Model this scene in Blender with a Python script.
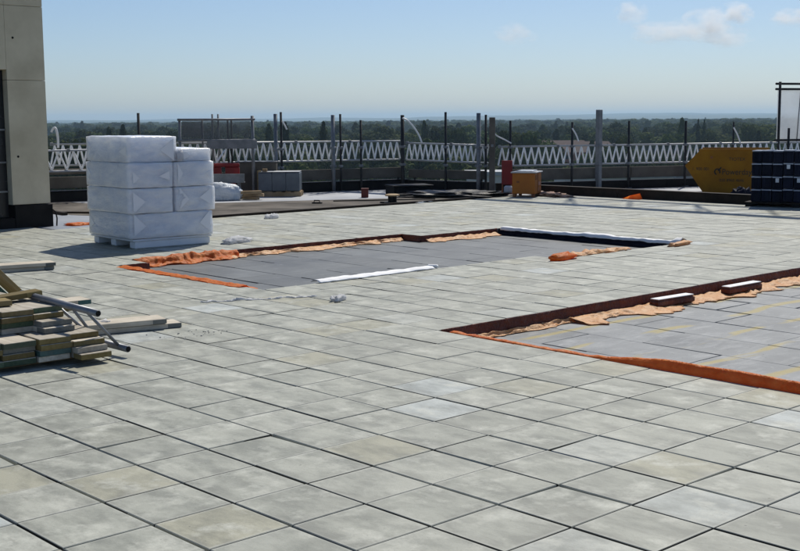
import bpy, math, random
from mathutils import Vector, Matrix, noise

for o in list(bpy.data.objects):
    bpy.data.objects.remove(o)
SC = bpy.context.scene
COL = SC.collection
R = math.radians

# ------------------------------------------------------------------ camera
cam_d = bpy.data.cameras.new('camera')
cam = bpy.data.objects.new('camera', cam_d)
COL.objects.link(cam)
right = Vector((0.68038674, 0.73282185, -0.00678378))
up = Vector((-0.08994155, 0.09268556, 0.99162488))
fwd = Vector((-0.72731313, 0.67407828, -0.12897316))
CAM = Vector((3.7426, -2.8565, 1.627))
m = Matrix((right, up, -fwd)).transposed().to_4x4()
m.translation = CAM
cam.matrix_world = m
cam_d.sensor_width = 36.0
cam_d.lens = 36.0 * 1199.06 / 800.0
cam_d.clip_start = 0.1
cam_d.clip_end = 60000
SC.camera = cam

# ------------------------------------------------------------------ sky, sun, exposure
SUN_EL, SUN_ROT = 51.2, -27.5
world = bpy.data.worlds.new('World')
SC.world = world
world.use_nodes = True
wn = world.node_tree
sky = wn.nodes.new('ShaderNodeTexSky')
sky.sky_type = 'NISHITA'
sky.sun_disc = False
sky.sun_elevation = R(SUN_EL)
sky.sun_rotation = R(SUN_ROT)
sky.altitude = 500
sky.air_density = 0.85
sky.dust_density = 1.0
sky.ozone_density = 5.5
wn.links.new(sky.outputs[0], wn.nodes['Background'].inputs[0])
wn.nodes['Background'].inputs[1].default_value = 0.094

sd = bpy.data.lights.new('sun', 'SUN')
sd.energy = 4.15
sd.angle = R(0.53)
sd.color = (1.0, 0.945, 0.845)
sun = bpy.data.objects.new('sun', sd)
COL.objects.link(sun)
SDIR = Vector((math.cos(R(SUN_EL)) * math.sin(R(SUN_ROT)), math.cos(R(SUN_EL)) * math.cos(R(SUN_ROT)), math.sin(R(SUN_EL))))
sun.rotation_euler = SDIR.to_track_quat('Z', 'Y').to_euler()
sun.location = (0, 0, 40)

vs = SC.view_settings
vs.view_transform = 'Standard'
vs.look = 'None'
vs.exposure = 0.0
vs.gamma = 1.0
vs.use_curve_mapping = False
SC.render.engine = 'CYCLES'
SC.cycles.use_denoising = True
SC.cycles.max_bounces = 8
SC.cycles.volume_bounces = 4
SC.cycles.transparent_max_bounces = 16

rng = random.Random(7)

# ------------------------------------------------------------------ helpers
class MB:
    """collects shapes; build() links them as one mesh object"""
    def __init__(s):
        s.v, s.f, s.uv = [], [], None
    def add(s, vs_, fs):
        b = len(s.v)
        s.v += [tuple(p) for p in vs_]
        s.f += [tuple(b + i for i in f) for f in fs]
        return s
    def box(s, lo, hi, M=None, c=0.0):
        x0, y0, z0 = lo; x1, y1, z1 = hi
        if c <= 0:
            P = [(x, y, z) for z in (z0, z1) for y in (y0, y1) for x in (x0, x1)]
            F = [(0, 2, 3, 1), (4, 5, 7, 6), (0, 1, 5, 4), (2, 6, 7, 3), (0, 4, 6, 2), (1, 3, 7, 5)]
        else:
            P = []
            for (z, i) in ((z0, c), (z0 + c, 0), (z1 - c, 0), (z1, c)):
                P += [(x0 + i, y0 + i, z), (x1 - i, y0 + i, z), (x1 - i, y1 - i, z), (x0 + i, y1 - i, z)]
            # chamfer vertical corners too
            F = [(3, 2, 1, 0), (12, 13, 14, 15)]
            for k in range(3):
                for a in range(4):
                    b_ = (a + 1) % 4
                    F.append((4 * k + a, 4 * k + b_, 4 * k + 4 + b_, 4 * k + 4 + a))
        if M is not None:
            P = [M @ Vector(p) for p in P]
        return s.add(P, F)
    def tube(s, pts, r, n=8, cap=True):
        pts = [Vector(p) for p in pts]
        rs = r if isinstance(r, (list, tuple)) else [r] * len(pts)
        P, F = [], []
        t0 = (pts[1] - pts[0]).normalized()
        a = t0.orthogonal().normalized()
        for k, p in enumerate(pts):
            t = (pts[min(k + 1, len(pts) - 1)] - pts[max(k - 1, 0)]).normalized()
            a = (a - t * a.dot(t)).normalized()
            b = t.cross(a)
            for q in range(n):
                w = 2 * math.pi * q / n
                P.append(p + (a * math.cos(w) + b * math.sin(w)) * rs[k])
        for k in range(len(pts) - 1):
            for q in range(n):
                F.append((k * n + q, k * n + (q + 1) % n, (k + 1) * n + (q + 1) % n, (k + 1) * n + q))
        if cap:
            F.append(tuple(range(n - 1, -1, -1)))
            F.append(tuple((len(pts) - 1) * n + q for q in range(n)))
        return s.add(P, F)
    def prism(s, poly, z0, z1):
        n = len(poly)
        P = [(x, y, z0) for x, y in poly] + [(x, y, z1) for x, y in poly]
        F = [tuple(range(n - 1, -1, -1)), tuple(range(n, 2 * n))]
        for k in range(n):
            F.append((k, (k + 1) % n, n + (k + 1) % n, n + k))
        return s.add(P, F)
    def mesh(s, name, mat=None, smooth=False):
        me = bpy.data.meshes.new(name)
        me.from_pydata(s.v, [], s.f)
        if mat: me.materials.append(mat)
        if smooth:
            for p in me.polygons: p.use_smooth = True
        me.update()
        return me
    def build(s, name, mat, parent=None, smooth=False):
        return link(name, s.mesh(name, mat, smooth), parent)

def link(name, data, parent=None, M=None):
    o = bpy.data.objects.new(name, data)
    COL.objects.link(o)
    if parent: o.parent = parent
    if M is not None: o.matrix_local = M
    return o

def tag(o, label=None, cat=None, group=None, kind=None):
    if label: o['label'] = label
    if cat: o['category'] = cat
    if group: o['group'] = group
    if kind: o['kind'] = kind
    return o

def thing(name, loc, rz=0, label=None, cat=None, group=None):
    o = bpy.data.objects.new(name, None)
    COL.objects.link(o)
    o.location = loc
    o.rotation_euler = (0, 0, rz)
    o.empty_display_size = 0.2
    return tag(o, label, cat, group)

# ------------------------------------------------------------------ material helpers
def mat(name, col=(.5, .5, .5), rough=.7, metal=0.0, spec=.5):
    m_ = bpy.data.materials.new(name)
    m_.use_nodes = True
    b = m_.node_tree.nodes['Principled BSDF']
    b.inputs['Base Color'].default_value = (*col, 1)
    b.inputs['Roughness'].default_value = rough
    b.inputs['Metallic'].default_value = metal
    b.inputs['Specular IOR Level'].default_value = spec
    return m_

class NT:
    def __init__(s, m_):
        s.t = m_.node_tree; s.n = s.t.nodes; s.l = s.t.links
        s.b = s.n.get('Principled BSDF')
    def new(s, typ, **kw):
        n = s.n.new(typ)
        for k, v in kw.items():
            if k.startswith('_'): setattr(n, k[1:], v)
        return n
    def put(s, sock, v):
        if hasattr(v, 'is_output'): s.l.new(v, sock)
        else: sock.default_value = v
    def math(s, op, a, b=None, c=None):
        n = s.n.new('ShaderNodeMath'); n.operation = op
        s.put(n.inputs[0], a)
        if b is not None: s.put(n.inputs[1], b)
        if c is not None: s.put(n.inputs[2], c)
        return n.outputs[0]
    def vmath(s, op, a, b=None):
        n = s.n.new('ShaderNodeVectorMath'); n.operation = op
        s.put(n.inputs[0], a)
        if b is not None: s.put(n.inputs[1], b)
        return n.outputs[0]
    def noise(s, vec, scale, detail=3, rough=.55, dim='3D'):
        n = s.n.new('ShaderNodeTexNoise'); n.noise_dimensions = dim
        if vec is not None: s.l.new(vec, n.inputs['Vector'])
        n.inputs['Scale'].default_value = scale
        n.inputs['Detail'].default_value = detail
        n.inputs['Roughness'].default_value = rough
        return n.outputs['Fac']
    def ramp(s, fac, stops):
        n = s.n.new('ShaderNodeValToRGB')
        e = n.color_ramp.elements
        while len(e) < len(stops): e.new(0.5)
        for k, (p, c) in enumerate(stops):
            e[k].position = p
            e[k].color = (c, c, c, 1) if isinstance(c, (int, float)) else (*c, 1)
        s.l.new(fac, n.inputs[0])
        return n.outputs[0]
    def mix(s, fac, a, b, mode='MIX'):
        n = s.n.new('ShaderNodeMix'); n.data_type = 'RGBA'; n.blend_type = mode
        s.put(n.inputs[0], fac)
        for sock, v in ((n.inputs[6], a), (n.inputs[7], b)):
            s.put(sock, (*v, 1) if isinstance(v, tuple) and len(v) == 3 else v)
        return n.outputs[2]
    def pos(s):
        return s.n.new('ShaderNodeNewGeometry').outputs['Position']
    def objco(s):
        return s.n.new('ShaderNodeTexCoord').outputs['Object']
    def rnd(s):
        return s.n.new('ShaderNodeObjectInfo').outputs['Random']
    def bump(s, h, strength=.3, dist=.01):
        n = s.n.new('ShaderNodeBump')
        n.inputs['Strength'].default_value = strength
        n.inputs['Distance'].default_value = dist
        s.l.new(h, n.inputs['Height'])
        s.l.new(n.outputs[0], s.b.inputs['Normal'])
    def color(s, c): s.put(s.b.inputs['Base Color'], c)
    def rough(s, r_): s.put(s.b.inputs['Roughness'], r_)

def worn(name, c0, c1, scale=4, rough=.7, metal=0.0, bump=.15, dist=.005, spec=.4, coords='obj', tint=0.0, lo=.35, hi=.68):
    """two-tone weathered surface"""
    m_ = mat(name, c0, rough, metal, spec); t = NT(m_)
    co = t.objco() if coords == 'obj' else t.pos()
    if coords == 'obj':
        co = t.vmath('ADD', co, t.vmath('MULTIPLY', t.n.new('ShaderNodeObjectInfo').outputs['Location'], (3.1, 1.7, 2.3)))
    n1 = t.noise(co, scale, 5, .6)
    col = t.mix(t.ramp(n1, [(lo, 0.0), (hi, 1.0)]), c0, c1)
    if tint:
        v = t.math('MULTIPLY_ADD', t.rnd(), tint * 2, 1 - tint)
        cc = t.n.new('ShaderNodeCombineColor')
        for k in range(3): t.l.new(v, cc.inputs[k])
        col = t.mix(1.0, col, cc.outputs[0], 'MULTIPLY')
    t.color(col)
    n2 = t.noise(co, scale * 7, 4, .65)
    t.bump(n2, bump, dist)
    t.rough(t.math('MULTIPLY_ADD', n1, .25, rough - .12))
    return m_

# ------------------------------------------------------------------ materials
def slab_material():
    m_ = mat('concrete_slab', (.33, .335, .31), .7, 0, .35); t = NT(m_)
    p = t.pos()
    c = t.vmath('FLOOR', t.vmath('ADD', t.vmath('MULTIPLY', p, (2.5, 2.5, 0.0)), (0.0, 0.0, 0.5)))
    wn_ = t.new('ShaderNodeTexWhiteNoise', _noise_dimensions='3D')
    t.l.new(c, wn_.inputs['Vector'])
    rv, rc = wn_.outputs['Value'], wn_.outputs['Color']
    shift = t.vmath('MULTIPLY', rc, (17.0, 23.0, 31.0))
    q = t.vmath('ADD', p, shift)
    # per slab tone
    base = t.ramp(rv, [(0.0, (.40, .39, .31)), (.06, (.42, .41, .33)), (.12, (.37, .38, .345)), (.5, (.41, .42, .38)),
                       (.90, (.46, .468, .425)), (.955, (.47, .485, .46)), (.97, (.50, .535, .54)), (1.0, (.53, .565, .575))])
    # casting clouds and trowel streaks
    n1 = t.noise(t.vmath('MULTIPLY', q, (1.0, 1.9, 1.0)), 3.6, 6, .64)
    col = t.mix(t.ramp(n1, [(.36, 1.0), (.60, 0.0)]), base, t.mix(1.0, base, (.58, .59, .585), 'MULTIPLY'))
    n2 = t.noise(t.vmath('ADD', q, (5.0, 9.0, 2.0)), 5.0, 6, .66)
    col = t.mix(t.ramp(n2, [(.52, 0.0), (.72, .85)]), col, (.62, .625, .575))
    n6 = t.noise(t.vmath('MULTIPLY', q, (2.2, 9.0, 1.0)), 2.2, 5, .6)
    col = t.mix(t.ramp(n6, [(.60, 0.0), (.74, .5)]), col, (.235, .235, .215))
    # one margin stays darker; the sunlit arris is painted in as a pale rim
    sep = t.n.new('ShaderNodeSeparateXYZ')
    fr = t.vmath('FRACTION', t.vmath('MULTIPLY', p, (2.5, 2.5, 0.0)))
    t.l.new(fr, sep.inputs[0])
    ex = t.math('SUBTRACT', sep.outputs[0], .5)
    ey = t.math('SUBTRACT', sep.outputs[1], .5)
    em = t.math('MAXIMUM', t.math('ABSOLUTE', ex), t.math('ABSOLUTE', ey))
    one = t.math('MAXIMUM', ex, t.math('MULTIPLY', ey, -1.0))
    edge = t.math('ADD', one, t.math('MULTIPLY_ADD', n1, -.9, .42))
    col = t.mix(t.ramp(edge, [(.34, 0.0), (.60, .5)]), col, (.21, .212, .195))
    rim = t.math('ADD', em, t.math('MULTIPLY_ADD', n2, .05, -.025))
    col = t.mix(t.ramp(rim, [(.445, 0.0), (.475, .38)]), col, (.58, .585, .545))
    n3 = t.noise(q, 90, 3, .7)
    col = t.mix(t.ramp(n3, [(.3, .2), (.5, 0.0)]), col, (.16, .16, .15))
    n7 = t.noise(q, 34, 2, .5)
    col = t.mix(t.ramp(n7, [(.73, 0.0), (.78, .7)]), col, (.10, .10, .095))
    # wide weathering across the terrace
    n4 = t.noise(p, .5, 4, .6)
    col = t.mix(t.ramp(n4, [(.35, .22), (.65, 0.0)]), col, (.27, .265, .24))
    n10 = t.noise(p, 1.7, 6, .62)
    col = t.mix(t.ramp(n10, [(.56, 0.0), (.70, .22)]), col, (.60, .60, .56))
    col = t.mix(t.ramp(n10, [(.30, .25), (.42, 0.0)]), col, (.22, .215, .19))
    # dirt in the joints
    jd = t.math('MAXIMUM', t.math('GREATER_THAN', t.math('ABSOLUTE', ey), .4825), t.math('GREATER_THAN', t.math('ABSOLUTE', ex), .4903))
    col = t.mix(t.math('MULTIPLY', jd, .92), col, (.018, .018, .017))
    col = t.mix(1.0, col, (.90, .905, .86), 'MULTIPLY')
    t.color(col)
    t.bump(t.math('ADD', n3, t.math('MULTIPLY', n2, 2.0)), .22, .004)
    t.rough(t.math('MULTIPLY_ADD', n1, .3, .5))
    return m_

M = {}
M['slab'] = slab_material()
M['void'] = worn('dark_screed', (.010, .010, .010), (.020, .019, .018), 3, .95, coords='pos', spec=.05)
M['concrete'] = worn('cast_concrete', (.50, .43, .30), (.68, .60, .44), 1.3, .85, bump=.25, dist=.006, coords='pos')
M['plinth'] = worn('black_waterproofing', (.008, .007, .007), (.018, .016, .015), 3, .55, spec=.12, coords='pos')
M['glassdark'] = worn('dark_opening', (.01, .011, .013), (.022, .024, .027), 2, .25)
M['felt'] = worn('mineral_felt', (.06, .053, .045), (.17, .152, .13), 1.4, .9, bump=.5, dist=.01, coords='pos', spec=.15)
M['membrane'] = worn('pale_roof_membrane', (.26, .275, .30), (.46, .475, .49), .8, .6, bump=.1, coords='pos')
M['smooth'] = worn('grey_blue_membrane', (.20, .225, .26), (.27, .29, .32), .9, .55, coords='pos')
M['upstand'] = worn('black_upstand', (.007, .007, .008), (.018, .017, .016), 2.5, .6, spec=.12, coords='pos')
M['kerb'] = worn('brown_kerb', (.013, .010, .008), (.04, .028, .021), 2.5, .7, spec=.12, coords='pos')
M['panel'] = worn('weathered_ply', (.085, .075, .06), (.15, .135, .11), 2, .85, tint=.15)
M['alu'] = worn('aluminium', (.86, .86, .86), (.93, .93, .92), 3, .35, metal=.15)
M['chord'] = worn('chord_tube', (.36, .37, .38), (.55, .55, .55), 2, .4, metal=.3)
M['galv'] = worn('galvanised_tube', (.15, .16, .17), (.26, .27, .28), 5, .5, metal=.35)
M['darktube'] = worn('dark_steel_tube', (.022, .024, .026), (.05, .05, .05), 5, .6, metal=.1, spec=.2)
M['white_plastic'] = worn('white_plastic', (.78, .78, .77), (.86, .86, .85), 4, .4)
M['red'] = worn('red_plastic', (.20, .007, .008), (.32, .014, .012), 3, .45)
M['yellow'] = worn('yellow_steel', (.35, .105, .004), (.44, .145, .008), 2.2, .5)
M['skip'] = worn('skip_yellow', (.25, .105, .004), (.36, .16, .007), 2.0, .65, bump=.25, spec=.2)
M['rust'] = worn('rusty_steel', (.15, .05, .02), (.3, .13, .05), 5, .8)
M['maroon'] = worn('maroon_paint', (.09, .014, .010), (.14, .025, .016), 4, .6)
M['ink'] = mat('black_lettering', (.012, .010, .008), .6)
M['palemark'] = mat('pale_red_lettering', (.55, .28, .2), .6)
M['navy'] = worn('navy_plastic', (.006, .008, .018), (.013, .016, .032), 4, .6, tint=.4, spec=.06)
M['strap'] = worn('pale_strap', (.30, .34, .42), (.42, .46, .54), 9, .5)
M['greyboard'] = worn('grey_sheet', (.09, .11, .13), (.15, .175, .20), 3, .5, tint=.1)
M['timber'] = worn('rough_timber', (.28, .19, .10), (.44, .33, .20), 4, .85)
M['foam'] = worn('white_foam', (.80, .81, .82), (.88, .88, .88), 5, .7, bump=.3)
M['bark'] = mat('bark', (.06, .045, .035), .9)
M['grey_wall'] = worn('pale_render', (.42, .43, .43), (.52, .52, .50), .15, .85, coords='pos')
M['roof_grey'] = worn('grey_roofing', (.2, .2, .21), (.28, .28, .28), .2, .8, coords='pos')
M['brick'] = worn('red_brick_wall', (.24, .10, .07), (.32, .15, .10), .3, .85, coords='pos')
M['tile'] = worn('roof_tile', (.13, .09, .075), (.19, .13, .11), .3, .85, coords='pos')
M['window'] = mat('far_window', (.03, .035, .04), .15)

def film_material():
    m_ = mat('shrink_film', (.74, .77, .82), .28, 0, .5); t = NT(m_)
    co = t.vmath('ADD', t.objco(), t.vmath('MULTIPLY', t.n.new('ShaderNodeObjectInfo').outputs['Location'], (5., 7., 9.)))
    n1 = t.noise(t.vmath('MULTIPLY', co, (1, 1, 2.5)), 4, 4, .6)
    n2 = t.noise(t.vmath('MULTIPLY', co, (1.0, 1.0, .35)), 9, 3, .6)
    t.color(t.mix(t.ramp(n1, [(.35, 0.), (.7, 1.)]), (.72, .76, .84), (.93, .94, .96)))
    t.bump(t.math('ADD', n1, t.math('MULTIPLY', n2, .5)), .55, .05)
    t.b.inputs['Subsurface Weight'].default_value = .85
    t.b.inputs['Subsurface Scale'].default_value = .16
    t.b.inputs['Subsurface Radius'].default_value = (1.0, 1.0, 1.0)
    return m_
M['film'] = film_material()
M['film_fold'] = worn('doubled_film', (.93, .94, .95), (.97, .97, .98), 6, .3, bump=.3)

def orange_material(name, c0, c1, trans=.55):
    m_ = mat(name, c0, .5, 0, .35); t = NT(m_)
    co = t.pos()
    n1 = t.noise(co, 9, 5, .65)
    n2 = t.noise(co, 26, 3, .6)
    col = t.mix(t.ramp(n1, [(.35, 0.), (.65, 1.)]), c0, c1)
    n3 = t.noise(co, 4, 4, .6)
    col = t.mix(t.ramp(n3, [(.56, 0.), (.72, .15)]), col, (.5, .42, .34))
    t.color(col)
    t.bump(t.math('ADD', n1, t.math('MULTIPLY', n2, .4)), .9, .03)
    tr = t.new('ShaderNodeBsdfTranslucent')
    t.l.new(col, tr.inputs['Color'])
    mx = t.new('ShaderNodeMixShader'); mx.inputs[0].default_value = trans
    t.l.new(t.b.outputs[0], mx.inputs[1]); t.l.new(tr.outputs[0], mx.inputs[2])
    t.l.new(mx.outputs[0], t.n['Material Output'].inputs['Surface'])
    return m_
M['orange'] = orange_material('orange_sheet', (.82, .20, .02), (.90, .34, .07), .5)
M['orange_sunlit'] = orange_material('sunlit_orange_sheet', (.74, .36, .13), (.86, .56, .30), .3)  # same orange sheet, sunlight painted in as a paler tone
M['orange_shaded'] = orange_material('shaded_orange_sheet', (.13, .028, .012), (.22, .05, .02), .1)  # same orange sheet, shade of the opening walls painted in as dark red
M['clear'] = orange_material('clear_plastic_scrap', (.75, .76, .78), (.85, .86, .88), .5)
M['blacksheet'] = worn('black_polythene', (.008, .008, .010), (.025, .025, .027), 5, .45, bump=.5, dist=.02, coords='pos', spec=.25)

def board_material():
    """blue-grey insulation boards with tan adhesive stains"""
    m_ = mat('insulation_board', (.27, .31, .35), .65, 0, .4); t = NT(m_)
    p = t.pos()
    n1 = t.noise(p, 1.6, 5, .6)
    n2 = t.noise(p, 8, 4, .65)
    v = t.math('MULTIPLY_ADD', t.rnd(), .22, .89)
    cc = t.n.new('ShaderNodeCombineColor')
    for k in range(3): t.l.new(v, cc.inputs[k])
    col = t.mix(t.ramp(n1, [(.33, 0.), (.68, 1.)]), (.115, .124, .128), (.225, .238, .243))
    col = t.mix(1.0, col, cc.outputs[0], 'MULTIPLY')
    col = t.mix(t.ramp(n2, [(.62, 0.), (.75, .5)]), col, (.42, .43, .43))
    # stripes of adhesive along y
    sep = t.n.new('ShaderNodeSeparateXYZ'); t.l.new(p, sep.inputs[0])
    n3 = t.noise(p, .9, 2, .5)
    x = t.math('ADD', sep.outputs[0], t.math('MULTIPLY', n3, .30))
    fr = t.math('ABSOLUTE', t.math('SUBTRACT', t.math('FRACT', t.math('MULTIPLY', x, 1.9)), .5))
    n4 = t.noise(t.vmath('MULTIPLY', p, (1.5, .7, 1)), 1.3, 3, .5)
    n5 = t.noise(p, 22, 3, .6)
    line = t.math('ADD', fr, t.math('MULTIPLY_ADD', n5, .05, -.025))
    st = t.math('MULTIPLY', t.ramp(line, [(.05, 1.), (.11, 0.)]), t.ramp(n4, [(.42, 0.), (.47, .9)]))
    only = t.math('GREATER_THAN', sep.outputs[0], -4.0)
    damp = t.mix(1.0, col, (.56, .585, .60), 'MULTIPLY')
    col = t.mix(only, damp, col)
    col = t.mix(t.math('MULTIPLY', st, only), col, (.30, .24, .065))
    n8 = t.noise(p, 30, 3, .6)
    col = t.mix(t.ramp(n8, [(.66, 0.), (.72, .75)]), col, (.06, .06, .06))
    n9 = t.noise(t.vmath('MULTIPLY', p, (3.0, 1.0, 1.0)), 3.5, 5, .65)
    col = t.mix(t.math('MULTIPLY', t.ramp(n9, [(.5, 0.), (.75, .45)]), t.math('MULTIPLY_ADD', only, .7, .3)), col, (.40, .41, .41))
    t.color(col)
    t.bump(n2, .25, .004)
    t.rough(t.math('MULTIPLY_ADD', n1, .3, .42))
    return m_
M['board'] = board_material()

def plank_material(name, c0, c1, ends=None):
    m_ = mat(name, c0, .85, 0, .25); t = NT(m_)
    co = t.objco()
    sh = t.vmath('MULTIPLY', t.n.new('ShaderNodeObjectInfo').outputs['Location'], (7.1, 5.3, 9.7))
    q = t.vmath('ADD', co, sh)
    g = t.noise(t.vmath('MULTIPLY', q, (1.2, 22, 22)), 1.6, 5, .6)
    n1 = t.noise(q, 3, 4, .6)
    col = t.mix(t.ramp(g, [(.3, 0.), (.7, 1.)]), c0, c1)
    col = t.mix(t.ramp(n1, [(.45, 0.), (.75, .55)]), col, (.20, .175, .135))
    v = t.math('MULTIPLY_ADD', t.rnd(), .5, .75)
    cc = t.n.new('ShaderNodeCombineColor')
    for k in range(3): t.l.new(v, cc.inputs[k])
    col = t.mix(1.0, col, cc.outputs[0], 'MULTIPLY')
    t.color(col)
    t.bump(g, .4, .004)
    return m_
M['plank'] = plank_material('scaffold_board_wood', (.40, .355, .28), (.60, .55, .46))
M['plank_ochre'] = plank_material('ochre_board', (.16, .118, .045), (.235, .18, .075))
M['plank_teal'] = plank_material('teal_painted_board', (.045, .11, .11), (.09, .17, .16))
M['plank_grey'] = plank_material('grey_painted_board', (.13, .135, .125), (.20, .205, .19))
M['plank_green'] = plank_material('green_painted_board', (.05, .085, .055), (.09, .13, .08))

def leaf_material(name, c0, c1):
    m_ = mat(name, c0, .9, 0, .05); t = NT(m_)
    n1 = t.noise(t.objco(), .35, 3, .6)
    col = t.mix(t.ramp(n1, [(.35, 0.), (.65, 1.)]), c0, c1)
    col = t.mix(t.math('MULTIPLY', t.math('FRACT', t.math('MULTIPLY', t.rnd(), 7.3)), .5), col, (.085, .085, .03))
    v = t.math('MULTIPLY_ADD', t.rnd(), 1.05, .4)
    cc = t.n.new('ShaderNodeCombineColor')
    for k in range(3): t.l.new(v, cc.inputs[k])
    col = t.mix(1.0, col, cc.outputs[0], 'MULTIPLY')
    t.color(col)
    tr = t.new('ShaderNodeBsdfTranslucent'); t.l.new(col, tr.inputs['Color'])
    mx = t.new('ShaderNodeMixShader'); mx.inputs[0].default_value = .18
    t.l.new(t.b.outputs[0], mx.inputs[1]); t.l.new(tr.outputs[0], mx.inputs[2])
    t.l.new(mx.outputs[0], t.n['Material Output'].inputs['Surface'])
    return m_
M['leaf_a'] = leaf_material('oak_foliage', (.035, .06, .018), (.075, .105, .035))
M['leaf_b'] = leaf_material('lime_foliage', (.05, .075, .02), (.10, .125, .04))
M['leaf_c'] = leaf_material('conifer_foliage', (.02, .036, .02), (.04, .06, .032))
M['leaf_d'] = leaf_material('poplar_foliage', (.03, .05, .02), (.06, .085, .035))

# ================================================================== THE SETTING
GZ = -20.0
# ground to the horizon
def ground():
    rs = [0, 60, 150, 400, 1000, 2500, 5000, 8000, 11500]
    n = 48
    P = [(0, 0, GZ)]; F = []
    for r_ in rs[1:]:
        P += [(r_ * math.cos(2 * math.pi * k / n), r_ * math.sin(2 * math.pi * k / n), GZ) for k in range(n)]
    for k in range(n):
        F.append((0, 1 + k, 1 + (k + 1) % n))
        for a in range(len(rs) - 2):
            b0, b1 = 1 + a * n, 1 + (a + 1) * n
            F.append((b0 + k, b1 + k, b1 + (k + 1) % n, b0 + (k + 1) % n))
    mt = worn('fields', (.05, .065, .025), (.13, .125, .06), .006, .95, coords='pos')
    return tag(MB().add(P, F).build('ground', mt), kind='structure')
ground()

AX = math.atan2(fwd.y, fwd.x)          # view azimuth
def polar(r_, a):                       # a: radians to the right of the view axis
    return (CAM.x + r_ * math.cos(AX - a), CAM.y + r_ * math.sin(AX - a))

def hills():
    P, F = [], []
    nr, na = 9, 220
    for k in range(na + 1):
        a = -1.0 + 2.0 * k / na
        for q in range(nr):
            r_ = 6200 + q * 620
            x, y = polar(r_, a)
            h = noise.fractal(Vector((a * 5.5, q * .35, 3.1)), 1.0, 2.0, 5) * 20
            h += noise.fractal(Vector((a * 60, q * .9, 8.2)), 1.0, 2.0, 4) * 5
            crest = 12 + 17 * max(0, min(1, (a - .02) / .22)) - 9 * max(0, -a)
            prof = math.sin(math.pi * min(1, q / (nr - 2.5)) * .5)
            z = GZ - 2 + (prof * (crest - GZ + h + 4) if q < nr - 1 else -4)
            P.append((x, y, z))
    for k in range(na):
        for q in range(nr - 1):
            F.append((k * nr + q, (k + 1) * nr + q, (k + 1) * nr + q + 1, k * nr + q + 1))
    mt = worn('wooded_hills', (.03, .045, .025), (.075, .085, .045), .003, .95, coords='pos')
    tag(MB().add(P, F).build('hills', mt, smooth=True), kind='structure')
hills()

# ------------------------------------------------------------------ the roof
G0 = Vector((-19.305, 8.451, 0)); C1 = Vector((-17.257, 16.789, 0))
C2 = Vector((-14.839, 17.269, 0)); E3 = Vector((-11.569, 25.082, 0))
GL = G0 + (G0 - C1) * 2.2
ER = E3 + (E3 - C2) * 1.0
roof_poly = [(GL.x, GL.y), (14, GL.y), (14, ER.y), (ER.x, ER.y), (C2.x, C2.y), (C1.x, C1.y)]
PITS = [(-22, -14, 10, 26), (-7, 5, 9, 27)]
def in_pit(i, j):
    if i == -22 and (j == 10 or j >= 22): return False
    if i == -14 and j >= 20 and j < 26: return True
    return any(a <= i < b and c <= j < d for a, b, c, d in PITS)

def roof():
    poly = roof_poly[::-1] if False else roof_poly
    top = -0.175
    b = MB().prism(poly, GZ, top)
    return tag(b.build('roof_deck', M['void']), kind='structure')
roof()

def sheet(name, poly, z, mt, z0=-.18):
    return tag(MB().prism(poly, z0, z).build(name, mt), kind='structure')
XE = -33 * .4 - .004                    # far edge of the paving
off = Vector((.05, -.03, 0))
sheet('membrane_roof', [(XE, 17.0), (C2.x + .05, 17.2), (C1.x + .08, C1.y - .05), (G0.x + .08, G0.y - .05), (GL.x + .1, GL.y), (-14.0, GL.y), (-14.0, 5.7), (XE, 5.7)], -.012, M['membrane'])
sheet('felt_roof', [(XE, 8.3), (XE, 17.05), (-13.9, 15.6), (-15.1, 13.5), (-16.3, 10.9), (-17.3, 9.0), (-18.9, 8.9), (-19.2, 7.5), (-16.5, 7.0)], -.005, M['felt'], -.014)
sheet('smooth_roof', [(-14.02, 5.72), (XE, 5.72), (XE, 8.28), (-15.6, 7.25), (-17.9, 7.3), (-19.6, 6.0), (-18, 3.5), (-17.2, 3.5), (-17.2, 5.72)], -.006, M['smooth'], -.014)
sheet('lower_roof', [(C2.x + .15, 17.36), (10, 17.36), (10, ER.y - .2), (ER.x + .2, ER.y - .2), (E3.x + .12, E3.y - .1)], -.03, M['membrane'])

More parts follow.
